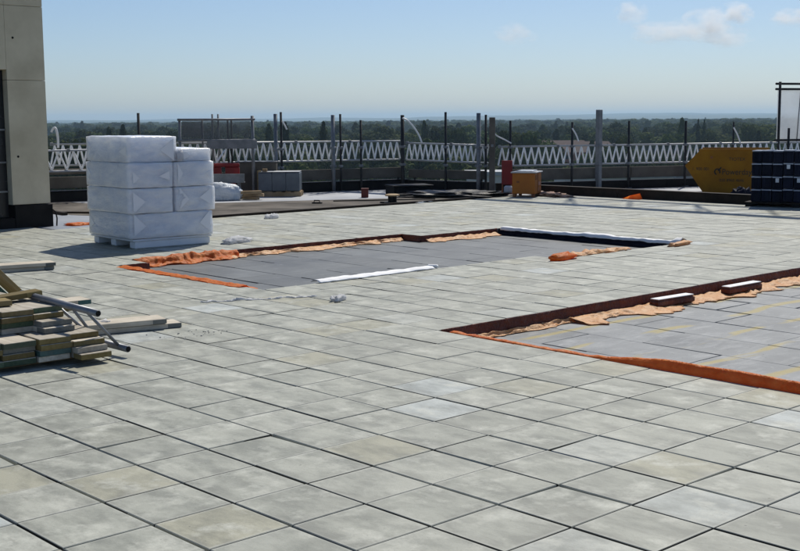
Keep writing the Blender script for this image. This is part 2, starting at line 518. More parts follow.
# paving: screed under the slabs with the two openings left out, slabs as parts
terrace = None
def paving():
    global terrace
    P, F = [], []
    idx = {}
    def vid(x, y, z):
        k = (round(x, 4), round(y, 4), round(z, 4))
        if k not in idx:
            idx[k] = len(P); P.append(k)
        return idx[k]
    I0, I1, J0, J1 = -33, 16, -14, 43
    cells = [(i, j) for i in range(I0, I1) for j in range(J0, J1) if not in_pit(i, j)]
    cells += [(i, j) for i in (-34, -35) for j in range(J0, 14)]
    cs = set(cells)
    zt, zb = -.056, -.17
    for (i, j) in cells:
        x0, x1, y0, y1 = i * .4, (i + 1) * .4, j * .4, (j + 1) * .4
        F.append((vid(x0, y0, zt), vid(x1, y0, zt), vid(x1, y1, zt), vid(x0, y1, zt)))
        for di, dj, a, b in ((1, 0, (x1, y0), (x1, y1)), (-1, 0, (x0, y1), (x0, y0)), (0, 1, (x1, y1), (x0, y1)), (0, -1, (x0, y0), (x1, y0))):
            if (i + di, j + dj) not in cs:
                F.append((vid(*a, zt), vid(*a, zb), vid(*b, zb), vid(*b, zt)))
    terrace = tag(MB().add(P, F).build('terrace_floor', M['void']), kind='structure')
    # slabs: joints along x are wide, joints along y narrow
    gx, gy, c, th = .0032, .0064, .003, .05
    def slab_geo(rg):
        hx, hy = .2 - gx, .2 - gy
        hx -= rg.uniform(0, .001); hy -= rg.uniform(0, .0015)
        V = []
        for (z, k) in ((0, c), (-c, 0), (-th, 0)):
            V += [(-hx + k, -hy + k, z), (hx - k, -hy + k, z), (hx - k, hy - k, z), (-hx + k, hy - k, z)]
        if rg.random() < .16:
            k_ = rg.randrange(4); f_ = rg.uniform(.94, .975)
            V[k_] = (V[k_][0] * f_, V[k_][1] * f_, -rg.uniform(.001, .004))
            V[k_ + 4] = (V[k_ + 4][0] * (f_ + .015), V[k_ + 4][1] * (f_ + .015), -.012)
        Fc = [(0, 1, 2, 3)]
        for k in range(2):
            for a in range(4):
                b_ = (a + 1) % 4
                Fc.append((4 * k + 4 + a, 4 * k + 4 + b_, 4 * k + b_, 4 * k + a))
        return V, Fc
    rg = random.Random(3)
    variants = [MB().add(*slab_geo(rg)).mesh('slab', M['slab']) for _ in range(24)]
    def vis(i, j):
        w = Vector(((i + .5) * .4, (j + .5) * .4, 0)) - CAM
        z = w.dot(fwd)
        if z < 1: return None
        x, y = 400 + 1199 * w.dot(right) / z, 275.5 - 1199 * w.dot(up) / z
        return z if -12 < x < 812 and y < 563 else None
    near = sorted([c_ for c_ in cells if vis(*c_)], key=lambda c_: vis(*c_))[:300]
    ns = set(near)
    big = MB()
    for (i, j) in cells:
        Mx = Matrix.Translation(((i + .5) * .4 + rg.gauss(0, .0009), (j + .5) * .4 + rg.gauss(0, .0009), rg.gauss(0, .0009))) \
            @ Matrix.Rotation(rg.gauss(0, .0022), 4, 'Z') @ Matrix.Rotation(rg.gauss(0, .0022), 4, 'X') @ Matrix.Rotation(rg.gauss(0, .0022), 4, 'Y')
        if (i, j) in ns:
            link('slab', variants[rg.randrange(24)], terrace, Mx)
        else:
            V, Fc = slab_geo(rg)
            big.add([Mx @ Vector(v) for v in V], Fc)
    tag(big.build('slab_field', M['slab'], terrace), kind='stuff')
paving()

# insulation boards on the floor of the openings
def pit_floor(name, x0, x1, y0, y1, seed, zb=-.158):
    root = tag(MB().box((x0 - .1, y0 - .1, -.174), (x1 + .1, y1 + .1, zb - .002)).build(name, M['void']), kind='structure')
    rg = random.Random(seed)
    y = y0 + .02; row = 0
    while y < y1 - .05:
        w = min(.6, y1 - y)
        x = x0 - (0.62 if row % 2 else .1) - rg.uniform(0, .25)
        while x < x1:
            a, b = max(x, x0), min(x + 1.25, x1)
            if b - a > .12:
                g = .0035 + (rg.random() < .45) * .010
                V = MB().box((-(b - a) / 2 + g, -w / 2 + g, 0), ((b - a) / 2 - g, w / 2 - g, .035), c=.003)
                Mx = Matrix.Translation(((a + b) / 2, y + w / 2, zb)) @ Matrix.Rotation(rg.gauss(0, .004), 4, 'Z') @ Matrix.Rotation(rg.gauss(0, .003), 4, 'X') @ Matrix.Rotation(abs(rg.gauss(0, .003)), 4, 'Y')
                link('board', V.mesh('board', M['board']), root, Mx)
            x += 1.25
        y += .6; row += 1
pit_floor('far_pit_floor', -8.79, -5.22, 4.02, 10.38, 5, -.125)
pit_floor('near_pit_floor', -2.79, 1.99, 3.62, 10.78, 6)

# ------------------------------------------------------------------ perimeter upstands and kerbs (walls: things)
def wall_run(name, A, B, th, z0, z1, mt, label, n=1, gap=0.0, partname='length', cat='kerb', cap=None, group=None):
    d = (B - A); L = d.length; ang = math.atan2(d.y, d.x)
    root = thing(name, (A.x, A.y, 0), ang, label, cat, group)
    for k in range(n):
        a, b = L * k / n + gap / 2, L * (k + 1) / n - gap / 2
        MB().box((a, -th / 2, z0), (b, th / 2, z1), c=.006).build(partname, mt, root)
        if cap: MB().box((a, -th / 2 - .012, z1 + .001), (b, th / 2 + .012, z1 + .016), c=.004).build('capping', cap, root)
    return root
wall_run('roof_upstand', GL, C1 + Vector((0, .05, 0)), .22, -.17, .20, M['upstand'], 'long black upstand under the boards along the left roof edge', 4, .008, cap=M['upstand'])
wall_run('roof_upstand', C1 + Vector((.14, .03, 0)), C2 + Vector((-.13, -.03, 0)), .22, -.17, .20, M['upstand'], 'short black upstand at the roof corner behind the black hatch', 1, .008)
wall_run('roof_upstand', C2 + Vector((.16, .3, 0)), ER, .22, -.17, .17, M['upstand'], 'black upstand at the far roof edge behind the yellow skip', 4, .008)
wall_run('roof_kerb', Vector((-14.7, 17.29, 0)), Vector((9, 17.29, 0)), .16, -.17, .17, M['kerb'], 'dark brown kerb between paving and the yellow skip', 7, .008, cap=M['kerb'])

def toe(A, B, n, z0, z1, label, offn):
    d = (B - A).normalized(); nrm = Vector((d.y, -d.x, 0)) * offn
    r_ = wall_run('toe_board', A + nrm, B + nrm, .04, z0, z1, M['panel'], label, n, .02, 'panel', 'toe board')
    L = (B - A).length
    for k in range(n + 1):
        x = min(max(L * k / n, .15), L - .15)
        MB().box((x - .02, .022, -.17), (x + .02, .06, z1 - .02)).build('bracket', M['darktube'], r_)
    return r_
toe(GL, C1, 6, .26, .50, 'weathered grey-brown edge boards below the left lattice beam', -.02)
toe(GL + Vector((-.15, 0, 0)), G0 + (C1 - G0) * .22 + Vector((-.15, 0, 0)), 3, .54, .66, 'upper brown edge board beside the concrete wall', -.02)
toe(C1 + (C2 - C1) * .04, C2 - (C2 - C1) * .08, 1, .25, .45, 'short edge board at the roof corner between two lattice beams', -.02)
toe(C2 + (E3 - C2) * .03, ER, 5, .22, .48, 'long edge board behind the orange box and yellow skip', -.02)

# ------------------------------------------------------------------ lattice beams, each lacing bar a part
def lattice(A, za, B, zb, depth, label, pitch=.125, style=0):
    d = B - A; L = d.length; ang = math.atan2(d.y, d.x)
    root = thing('lattice_beam', (A.x, A.y, 0), ang, label, 'lattice beam', 'aluminium lattice beams along the roof edge')
    sl = math.atan2(zb - za, L)
    tl = Matrix.Translation((0, 0, za)) @ Matrix.Rotation(-sl, 4, 'Y')
    o = MB().tube([(0, 0, 0), (L / 2, 0, 0), (L, 0, 0)], .021, 8).build('top_chord', M['chord'], root, True); o.matrix_local = tl
    o = MB().tube([(0, 0, -depth), (L / 2, 0, -depth), (L, 0, -depth)], .021, 8).build('bottom_chord', M['chord'], root, True); o.matrix_local = tl
    n = int(L / pitch)
    bars = []
    for s in (1, -1):
        mb = MB()
        top, bot = Vector((s * pitch * .5, 0, -.02)), Vector((-s * pitch * .5, 0, -depth + .02))
        dv = (top - bot)
        ang2 = math.atan2(dv.x, dv.z)
        Mx = Matrix.Translation((top + bot) / 2) @ Matrix.Rotation(ang2, 4, 'Y')
        mb.tube([Mx @ Vector((0, 0, -dv.length / 2)), Mx @ Vector((0, 0, dv.length / 2))], .0195, 6, False)
        bars.append(mb.mesh('lacing_bar', M['alu'], True))
    for k in range(n):
        link('lacing_bar', bars[k % 2], root, tl @ Matrix.Translation(((k + .5) * L / n, 0, 0)))
    # every fourth bay has a post between the chords
    for k in range(0, n, 16):
        link('coupler', MB().box((-.03, -.03, -.035), (.03, .03, .035), c=.008).mesh('coupler', M['galv']), root, tl @ Matrix.Translation(((k + .3) * L / n, .0, 0.001)))
    return root
u0 = (C1 - G0)
lattice(GL + Vector((.35, 0, 0)), 1.03, G0 + u0 * .10 + Vector((.35, 0, 0)), 1.05, .42, 'near lattice beam ending between concrete wall and white packs', .15)
lattice(G0 + u0 * .03, 1.17, G0 + u0 * .985, 1.12, .435, 'long lattice beam running behind the white packs to the first corner', .085)
lattice(C1 + (C2 - C1) * .02, 1.07, C2 - (C2 - C1) * .05, 1.03, .40, 'short lattice beam left of the tall timber plank', .078)
lattice(C2 + (E3 - C2) * .015, .995, ER, 1.0, .435, 'long lattice beam behind the orange box and yellow skip', .092)

# ------------------------------------------------------------------ scaffold posts
def post(x, y, top, w, mt, label, square=False, z0=-.012, coup=()):
    root = thing('scaffold_post', (x, y, z0), 0, label, 'post', 'scaffold posts along the roof edge')
    if square:
        MB().box((-w, -w, .012), (w, w, top - z0), c=.006).build('shaft', mt, root)
    else:
        MB().tube([(0, 0, .01), (0, 0, .5), (0, 0, top - z0)], w, 10).build('shaft', mt, root, True)
    MB().box((-.07, -.07, 0), (.07, .07, .01)).build('base_plate', M['galv'], root)
    for z in coup:
        MB().box((-w - .012, -w - .012, z - .03), (w + .012, w + .012, z + .03), c=.008).build('clamp', M['galv'], root)
    return root
def inward(x, y, k):                                    # stand on the roof side of the edge
    d = Vector((CAM.x - x, CAM.y - y, 0)).normalized() * k
    return x + d.x, y + d.y
D_, G_ = M['darktube'], M['galv']
for (x, y, z, w, mt_, lb, sq) in [
    (-18.80, 10.51, 1.80, .03, D_, 'dark post rising just behind the white packs', False),
    (-18.05, 13.56, 1.77, .042, G_, 'pale thick post beside a thin dark one, right of the access frame', False),
    (-18.03, 13.70, 1.81, .026, D_, 'thin dark post touching the pale post right of the access frame', False),
    (-17.71, 14.95, 1.74, .045, G_, 'pale thick post in the middle of the long left lattice beam', False),
    (-17.67, 15.14, 1.76, .026, D_, 'thin dark post just right of the middle pale post', False),
    (-17.54, 15.65, 1.62, .026, D_, 'short dark post left of the corner post with the hose', False),
    (-17.26, 16.72, 1.73, .045, D_, 'corner post from which a pale hose hangs', False),
    (-16.11, 17.02, 1.79, .028, D_, 'dark post halfway along the short lattice beam', False),
    (-15.22, 17.19, 1.76, .048, G_, 'pale thick post left of the tall timber plank', False),
    (-15.03, 17.23, 1.72, .027, D_, 'thin dark post close to the tall timber plank', False),
    (-14.67, 17.66, 1.58, .027, D_, 'dark post right of the tall timber plank', False),
    (-14.06, 19.12, 1.54, .028, D_, 'dark post with a white strip dangling, left of the square post', False),
    (-13.79, 19.77, 1.82, .055, G_, 'tall square grey post above the right lattice beam', True),
    (-13.48, 20.51, 1.56, .028, D_, 'dark post right of the square grey post', False),
    (-12.88, 21.96, 1.55, .030, D_, 'dark post above the pointed end of the skip', False),
    (-12.35, 23.21, 1.51, .022, D_, 'thin post with white strip above the skip lettering', False)]:
    x, y = inward(x, y, .16)
    post(x, y, z, w, mt_, lb, sq, coup=(1.0, .58))
# timber plank standing on end
x, y = inward(-14.86, 17.26, .2)
t_ = thing('timber_plank', (x, y, 0), R(40), 'tall weathered timber plank standing between two lattice beams', 'plank')
MB().box((-.065, -.025, -.01), (.065, .025, 1.66), c=.004).build('plank', M['panel'], t_)
MB().box((-.03, -.031, 1.0), (.03, -.0255, 1.06)).build('clip', M['galv'], t_)

def hose(pts, r_, label, mt_=None):
    # smooth through points
    P = [Vector(p) for p in pts]; out = []
    for k in range(len(P) - 1):
        p0, p1, p2, p3 = P[max(k - 1, 0)], P[k], P[k + 1], P[min(k + 2, len(P) - 1)]
        for s in range(6):
            t = s / 6
            out.append(.5 * ((2 * p1) + (-p0 + p2) * t + (2 * p0 - 5 * p1 + 4 * p2 - p3) * t * t + (-p0 + 3 * p1 - 3 * p2 + p3) * t ** 3))
    out.append(P[-1])
    o = MB().tube(out, r_, 7).build('hose', mt_ or M['white_plastic'], None, True)
    return tag(o, label, 'hose', 'pale hoses and strips hung on the posts')
def along(A, B, t, z, k=.18):
    p = A + (B - A) * t
    x, y = inward(p.x, p.y, k)
    return (x, y, z)
cx_, cy_ = inward(-17.26, 16.72, .22)
hose([(cx_, cy_, 1.66), (cx_ + .12, cy_ + .06, 1.60), (cx_ + .28, cy_ + .12, 1.43), (cx_ + .40, cy_ + .16, 1.25), (cx_ + .47, cy_ + .18, 1.08)], .02, 'pale hose curving down from the corner post to the lattice beam')
px_, py_ = inward(-14.95, 17.26, .24)
hose([(px_, py_, 1.62), (px_ + .02, py_ + .02, 1.45), (px_ + .10, py_ + .10, 1.27), (px_ + .26, py_ + .26, 1.15), (px_ + .34, py_ + .36, 1.08)], .017, 'pale hose curving off the tall timber plank to the right')
px_, py_ = inward(-19.22, 8.79, .2)
hose([(px_ - .05, py_ - .04, 1.42), (px_ - .02, py_, 1.5), (px_ + .02, py_ + .03, 1.48), (px_ + .04, py_ + .05, 1.3), (px_ + .04, py_ + .05, 1.1)], .024, 'white hooked pipe beside the concrete wall')
px_, py_ = inward(-14.06, 19.12, .2)
hose([(px_, py_, 1.40), (px_ + .05, py_ + .08, 1.25), (px_ + .09, py_ + .12, 1.1)], .018, 'short white strip on the post left of the square post')
px_, py_ = inward(-12.35, 23.21, .2)
hose([(px_, py_, 1.38), (px_ + .05, py_ + .1, 1.2), (px_ + .10, py_ + .16, 1.0)], .018, 'short white strip on the thin post above the skip')
px_, py_ = inward(-18.03, 13.70, .2)
hose([(px_ + .02, py_ + .02, 1.62), (px_ + .06, py_ + .07, 1.5), (px_ + .09, py_ + .09, 1.42)], .018, 'short white strip on the thin post right of the access frame')

# ------------------------------------------------------------------ access frame behind the white packs
def access_frame():
    A = G0 + u0 * .352; B = G0 + u0 * .548
    A = Vector((*inward(A.x, A.y, .35), 0)); B = Vector((*inward(B.x, B.y, .75), 0))
    d = B - A; L = d.length
    root = thing('access_frame', (A.x, A.y, -.012), math.atan2(d.y, d.x), 'grey tube access frame with mesh panel behind the red barriers', 'scaffold')
    for k, (x, r_, z) in enumerate([(0, .028, 1.69), (L, .036, 1.74)]):
        MB().tube([(x, 0, 0), (x, 0, z)], r_, 8).build('upright', G_, root, True)
    for x, z in ((L * .31, 1.66), (L * .45, 1.78), (L * .53, 1.78), (L * .66, 1.66), (L * .71, 1.66)):
        MB().tube([(x, .03, 0.6), (x, .03, z)], .02, 8).build('upright', D_ if x > L * .6 else G_, root, True)
    for z in (1.665, 1.22):
        MB().tube([(-.05, -.05, z), (L + .05, -.05, z)], .024, 8).build('rail', G_, root, True)
    MB().box((L * .36, -.09, 1.04), (L + .08, -.06, 1.22), c=.004).build('plank', M['galv'], root)
    mt_ = mat('debris_mesh', (.16, .17, .18), .8); t = NT(mt_)
    tr = t.new('ShaderNodeBsdfTransparent'); mx = t.new('ShaderNodeMixShader'); mx.inputs[0].default_value = .38
    t.l.new(tr.outputs[0], mx.inputs[1]); t.l.new(t.b.outputs[0], mx.inputs[2]); t.l.new(mx.outputs[0], t.n['Material Output'].inputs['Surface'])
    MB().box((.05, -.004, 1.24), (L * .97, .0, 1.64)).build('mesh_panel', mt_, root)
    MB().box((.04, -.02, 1.3), (L * .3, -.012, 1.62)).build('screen', mt_, root)
    for z0 in (.62,):
        MB().tube([(L * .42, -.1, z0 - .02), (L * .6, -.1, z0 + .40)], .018, 6).build('brace', M['alu'], root, True)
access_frame()

# red plastic barriers
def barrier(loc, rz, label, s=1.0, tilt=0):
    root = thing('plastic_barrier', loc, rz, label, 'barrier', 'red plastic barriers by the access frame')
    root.rotation_euler = (tilt, 0, rz)
    b = MB()
    L, H = 1.0 * s, .30
    for (a, c_) in ((-L / 2, -L * .22), (-L * .14, L * .14), (L * .22, L / 2)):
        b.box((a, -.05, 0), (c_, .05, H * .72), c=.012)
    b.box((-L / 2, -.052, H * .73), (L / 2, .052, H), c=.02)
    b.build('body', M['red'], root)
    for x in (-L * .33, L * .02, L * .34):
        MB().box((x - .10, -.058, H * .78), (x + .10, -.0535, H * .93)).build('reflector', M['white_plastic'] if x < 0 else M['red'], root)
    for x in (-L * .38, L * .38):
        MB().box((x - .05, -.14, -.03), (x + .05, .14, -.001), c=.008).build('foot', M['upstand'], root)
    return root
ra = math.atan2(.73, .68)
barrier((-17.55, 11.45, .03), ra, 'lower red plastic barrier behind the white sack', 1.05)
barrier((-17.50, 11.52, .44), ra + .06, 'upper red plastic barrier above the grey trough', 1.05)
barrier((-17.62, 11.46, .71), ra - .04, 'topmost red plastic barrier of the stack behind the packs', .8) if False else None

t_ = thing('steel_trough', (-17.25, 11.35, 0), ra, 'grey steel trough standing across the red barriers', 'trough')
MB().box((-.62, -.015, .34), (.62, .015, .53), c=.004).build('side', M['galv'], t_)
MB().box((-.62, .02, .34), (.62, .12, .36), c=.004).build('base', M['galv'], t_)
for x_ in (-.5, .5): MB().box((x_ - .03, .02, -.012), (x_ + .03, .08, .338)).build('leg', M['galv'], t_)

def lump(name, loc, size, mt_, label, cat, seed, rz=0, n=24, amp=.25, flat=.5, group=None, fr=3.0):
    """crumpled sack or heap: closed noisy blob resting on its base"""
    P, F = [], []
    m_ = n // 2
    for a in range(m_ + 1):
        th = math.pi * a / m_
        for b in range(n):
            ph = 2 * math.pi * b / n
            v = Vector((math.sin(th) * math.cos(ph), math.sin(th) * math.sin(ph), math.cos(th)))
            v = Vector((math.copysign(abs(v.x) ** .8, v.x), math.copysign(abs(v.y) ** .8, v.y), v.z))
            k = 1 + amp * noise.fractal(v * fr * .6 + Vector((seed * 3.1, 0, seed)), .9, 2.2, 4)
            k += amp * .5 * abs(noise.noise(v * fr * 2 + Vector((seed, 5, 1))))
            p = Vector((v.x * size[0] * k, v.y * size[1] * k, v.z * size[2] * k))
            p.z = max(p.z, -size[2] * flat) + size[2] * flat
            P.append(p)
    for a in range(m_):
        for b in range(n):
            F.append((a * n + b, (a + 1) * n + b, (a + 1) * n + (b + 1) % n, a * n + (b + 1) % n))
    o = MB().add(P, F).build(name, mt_, None, True)
    o.location = loc; o.rotation_euler = (0, 0, rz)
    return tag(o, label, cat, group)
M['sackfilm'] = worn('sack_film', (.50, .56, .62), (.74, .78, .82), 6, .32, bump=.6, dist=.03)
lump('sack', (-17.03, 11.36, -.004), (.42, .22, .23), M['sackfilm'], 'pale blue-white plastic sack slumped before the red barriers', 'sack', 2.3, ra, 40, .14, .55)
for k, (dx, dy, rz_) in enumerate([(0, 0, .2), (.06, .04, .7), (.1, -.05, 1.2)]):
    o = MB().box((-.22, -.05, 0), (.22, .05, .06), c=.004).build('timber_offcut', M['timber'])
    o.location = (-16.72 + dx, 11.86 + dy, -.003 + .062 * k); o.rotation_euler = (0, 0, rz_)
    tag(o, ['lowest timber offcut right of the plastic sack', 'middle timber offcut right of the plastic sack', 'topmost timber offcut right of the plastic sack'][k], 'timber', 'timber offcuts by the sack')

# grey wrapped boards on a timber pallet
t_ = thing('board_pallet', (-17.30, 13.10, -.01), ra, 'grey wrapped stack of boards on a timber pallet left of centre', 'pallet')
for k in range(3):
    MB().box((-.45 + k * .30, -.3, .11), (-.45 + k * .30 + .292, .3, .52 + .006 * (k == 1)), c=.02).build('bundle', M['greyboard'], t_)
for y_ in (-.27, 0, .27): MB().box((-.47, y_ - .05, .0), (.47, y_ + .05, .09), c=.004).build('bearer', M['timber'], t_)
for k in range(5): MB().box((-.47 + k * .2, -.32, .0905), (-.47 + k * .2 + .12, .32, .1085)).build('slat', M['timber'], t_)
MB().box((-.45, -.302, .5275), (.44, .302, .535), c=.003).build('top_sheet', M['membrane'], t_)
t_ = thing('timber_post', (-17.35, 12.72, -.01), ra, 'upright timber offcut against the grey wrapped boards', 'timber')
MB().box((-.05, -.04, 0), (.05, .04, .60), c=.004).build('post', M['timber'], t_)
MB().box((-.16, -.05, 0), (-.08, .03, .56), c=.004).build('stud', M['plank_ochre'], t_)
# pale crate behind it
t_ = thing('pale_crate', (-18.0, 13.05, -.012), ra, 'pale grey crate behind the timber post', 'crate')
MB().box((-.5, -.2, 0), (.4, .2, .72), c=.01).build('body', M['panel'], t_)
MB().box((-.51, -.21, .722), (.41, .21, .745), c=.006).build('lid', M['galv'], t_)

# hatch, outlet and small box on the felt
t_ = thing('roof_hatch', (-15.62, 15.38, -.012), math.atan2(.787, .36), 'low black rectangular hatch near the roof corner', 'hatch')
MB().box((-.45, -.3, 0), (.45, .3, .17), c=.01).build('curb', M['upstand'], t_)
MB().box((-.47, -.32, .171), (.47, .32, .21), c=.008).build('lid', M['plinth'], t_)
t_ = thing('roof_outlet', (-13.55, 12.98, -.004), 0, 'small dark outlet with a tan cap on the felt', 'outlet')
MB().tube([(0, 0, 0), (0, 0, .03), (0, 0, .035), (0, 0, .15)], [.16, .16, .085, .085], 14).build('body', M['upstand'], t_)
MB().tube([(0, 0, .151), (0, 0, .175), (0, 0, .19)], [.14, .15, .10], 14).build('cap', M['timber'], t_)
MB().box((-.3, -.06, 0), (-.17, .1, .03), c=.006).build('flange', M['upstand'], t_)
t_ = thing('small_box', (-15.45, 13.93, -.010), ra, 'small dark red box standing alone on the pale roof', 'box')
MB().box((-.075, -.07, 0), (.075, .07, .175), c=.006).build('body', M['maroon'], t_)
MB().box((-.08, -.075, .1755), (.08, .075, .195), c=.004).build('lid', M['maroon'], t_)
t_ = thing('pipe_clip', (-14.7, 12.02, -.004), .6, 'tiny black pipe clip lying on the felt', 'clip')
MB().box((-.10, -.03, 0), (.10, .03, .025), c=.005).build('bar', M['upstand'], t_)
MB().tube([(-.06, 0, .02), (-.06, 0, .06), (.05, 0, .06), (.05, 0, .02)], .012, 6).build('loop', M['upstand'], t_)

# felt battens and one strip for a shadow line
def batten(A, B, w, h, mt_, label):
    A, B = Vector(A), Vector(B); d = B - A
    o = MB().box((0, -w / 2, 0), (d.length, w / 2, h), c=.004).build('batten_or_shade_strip', mt_)
    o.location = (A.x, A.y, A.z); o.rotation_euler = (0, 0, math.atan2(d.y, d.x))
    return tag(o, label, 'batten', 'thin battens on the felt roof')
batten((-19.1, 7.5, -.004), (-15.7, 7.15, -.004), .08, .05, M['kerb'], 'dark batten between concrete wall and white packs')
batten((-13.24, 8.35, -.004), (-13.24, 15.0, -.004), .05, .045, M['kerb'], 'long dark strip standing in for the shadow where the paving meets the felt')  # dark strip in place of the shadow line along the paving edge
batten((-16.6, 7.0, -.003), (-14.6, 8.6, -.003), .06, .03, M['kerb'], 'short slanting batten beside the white packs')
batten((-14.9, 12.6, -.003), (-13.8, 14.4, -.003), .03, .02, M['upstand'], 'thin black batten left of the outlet')

# ------------------------------------------------------------------ crumpled sheets
def sheet_strip(name, rows, mt_, label, cat, seed=1, amp=.02, nsub=5, group=None, solid=.004, zmin=None, top=True):
    """rows: list of polylines (across the strip) of equal length; bilinear refine + crumple"""
    rows = [[Vector(p) for p in r_] for r_ in rows]
    m_ = len(rows[0])
    P = []
    fine = []
    for k in range(len(rows) - 1):
        for s in range(nsub):
            t = s / nsub
            fine.append([rows[k][q].lerp(rows[k + 1][q], t) for q in range(m_)])
    fine.append(rows[-1])
    wide = []
    for r_ in fine:
        w = []
        for q in range(m_ - 1):
            for s in range(3): w.append(r_[q].lerp(r_[q + 1], s / 3))
        w.append(r_[-1]); wide.append(w)
    nw = len(wide[0])
    for a, r_ in enumerate(wide):
        for b, p in enumerate(r_):
            f = Vector((noise.noise(p * 7 + Vector((seed, 0, 0))), noise.noise(p * 7 + Vector((0, seed, 9))), noise.fractal(p * 6 + Vector((seed, 3, seed)), .8, 2, 3)))
            q = p + f * amp
            if zmin is not None: q.z = max(q.z, zmin + .002 * (b % 2))
            P.append(q)
    F = []
    for a in range(len(wide) - 1):
        for b in range(nw - 1):
            F.append((a * nw + b, (a + 1) * nw + b, (a + 1) * nw + b + 1, a * nw + b + 1))
    # thickness
    n = len(P)
    mb = MB(); mb.add(P, F)
    me = mb.mesh(name, mt_, True)
    o = link(name, me)
    if solid:
        md = o.modifiers.new('thickness', 'SOLIDIFY'); md.thickness = solid; md.offset = 0
    return tag(o, label, cat, group)

FZ = -.121   # top of the boards in the openings
F1 = -.088
rg = random.Random(21)
def lin(a, b, n): return [a + (b - a) * k / (n - 1) for k in range(n)]

# linings of the openings: upright against the far walls
sheet_strip('pit_lining', [[(-8.78, y, .004), (-8.775, y, -.05), (-8.765, y, F1 + .004)] for y in lin(4.42, 8.8, 18)], M['orange_shaded'], 'shade-darkened orange sheet lining the long far side of the far opening', 'membrane', 1, .004, 3)
sheet_strip('pit_lining', [[(-8.38, y, .004), (-8.375, y, -.05), (-8.365, y, F1 + .004)] for y in lin(8.78, 10.36, 8)], M['orange_shaded'], 'shade-darkened orange sheet lining the stepped right end of the far opening', 'membrane', 16, .004, 3)
sheet_strip('pit_lining', [[(x, 8.785, .004), (x, 8.78, -.05), (x, 8.77, F1 + .004)] for x in lin(-8.78, -8.38, 4)], M['orange_shaded'], 'short shade-darkened orange sheet across the step of the far opening', 'membrane', 17, .003, 3)
sheet_strip('pit_lining', [[(-8.36, y, .004), (-8.355, y, -.05), (-8.345, y, F1 + .004)] for y in lin(4.02, 4.4, 4)], M['orange_shaded'], 'short shade-darkened orange sheet at the left step of the far opening', 'membrane', 2, .003, 3)
sheet_strip('pit_lining', [[(-2.78, y, .004), (-2.775, y, -.05), (-2.765, y, FZ + .004)] for y in lin(3.62, 10.7, 28)], M['orange_shaded'], 'shade-darkened orange sheet lining the far side of the near opening', 'membrane', 3, .004, 3)
# flanges in the painted sunlit tone, lying on the boards at their foot
def flange(x, y0, y1, w0, w1, label, seed, f, group='sunlit-toned sheet edges lying in the openings'):
    rows = []
    n = int((y1 - y0) / .05)
    for k in range(n + 1):
        y = y0 + (y1 - y0) * k / n
        e = .5 + .9 * noise.fractal(Vector((y * 2.2, seed * 3.3, 0)), .8, 2.2, 4) + rg.uniform(-.12, .12)
        w = w0 + (w1 - w0) * max(0, min(1, e))
        b = rg.random()
        rows.append([(x + .010, y, f + .035 + .015 * b), (x + w * .35, y + rg.uniform(-.012, .012), f + .008 + .03 * rg.random()), (x + w * .7, y + rg.uniform(-.015, .015), f + .006 + .03 * rg.random() ** 2), (x + w, y + rg.uniform(-.015, .015), f + .005)])
    sheet_strip('sheet_edge', rows, M['orange_sunlit'], label, 'membrane', seed, .008, 2, group, .003, f + .004)
flange(-8.76, 5.5, 8.75, .03, .22, 'ragged pale orange sheet edge along the far opening', 4, F1)
flange(-8.36, 8.85, 10.3, .12, .36, 'wide pale orange sheet edge at the far right corner of the far opening', 5, F1)
flange(-2.76, 3.72, 5.2, .03, .10, 'narrow pale orange sheet edge at the tip of the near opening', 6, FZ)
flange(-2.76, 5.15, 10.65, .10, .36, 'wide pale orange sheet edge along the near opening', 7, FZ)
# small white-topped packs lying on it
for k, (yy, l_) in enumerate([(6.55, .55), (7.75, .6), (9.45, .7)]):
    t_ = thing('sheet_roll', (-2.66, yy, FZ + .01), R(90 + (k - 1) * 3), ['first small white-topped red roll from the tip of the near opening', 'second small white-topped red roll along the near opening', 'third white-topped red roll near the right picture edge'][k], 'roll', 'small rolls in the near opening')
    MB().box((-l_ / 2, -.05, 0), (l_ / 2, .05, .075), c=.02).build('roll', M['orange_shaded'], t_)
    MB().box((-l_ / 2 + .01, -.045, .0755), (l_ / 2 - .01, .05, .084), c=.003).build('white_top', M['foam'], t_)

# orange sheet standing up along the near edge of the near opening
rows = []
for k, x in enumerate(lin(-2.66, 1.95, 60)):
    if x < -1.3:
        h, lean = .006 + .010 * rg.random(), .05 + .03 * rg.random()
    else:
        t = x + 1.3
        h = min(.072, .012 + t * .10) * (1 if x < .1 else max(.28, 1 - (x - .1) * .55)) + rg.uniform(-.003, .003)
        lean = .035
    rows.append([(x, 3.590, -.012), (x, 3.594, h * .5), (x + rg.uniform(-.006, .006), 3.602 + lean * .4, h), (x, 3.612 + lean, h * .55 - .02), (x, 3.64 + lean, FZ + .02), (x, 3.70 + lean + rg.uniform(0, .05), FZ + .006)])
sheet_strip('orange_sheet', rows, M['orange'], 'bright orange sheet standing along the near edge of the near opening', 'membrane', 8, .004, 2, None, .002)
# left edge of the far opening
rows = []
for x in lin(-8.25, -5.88, 46):
    w = .10 + .10 * min(1, (x + 8.25) * 2) * (1 if x < -6.3 else max(.2, (-5.8 - x) * 2))
    rows.append([(x, 3.90 + rg.uniform(-.012, .012), .004), (x, 3.95, .008 + rg.uniform(0, .006)), (x, 3.995 + rg.uniform(0, .01), .012 + rg.uniform(0, .008)), (x, 4.03, -.01), (x, 4.06 + w * .3, F1 + .03 + rg.uniform(0, .02)), (x, 4.06 + w, F1 + .018 + rg.uniform(-.01, .012)), (x, 4.08 + w * 1.5 + rg.uniform(-.02, .02), F1 + .006)])
sheet_strip('orange_sheet', rows, M['orange'], 'orange sheet strip along the left edge of the far opening', 'membrane', 9, .008, 2, None, .003)
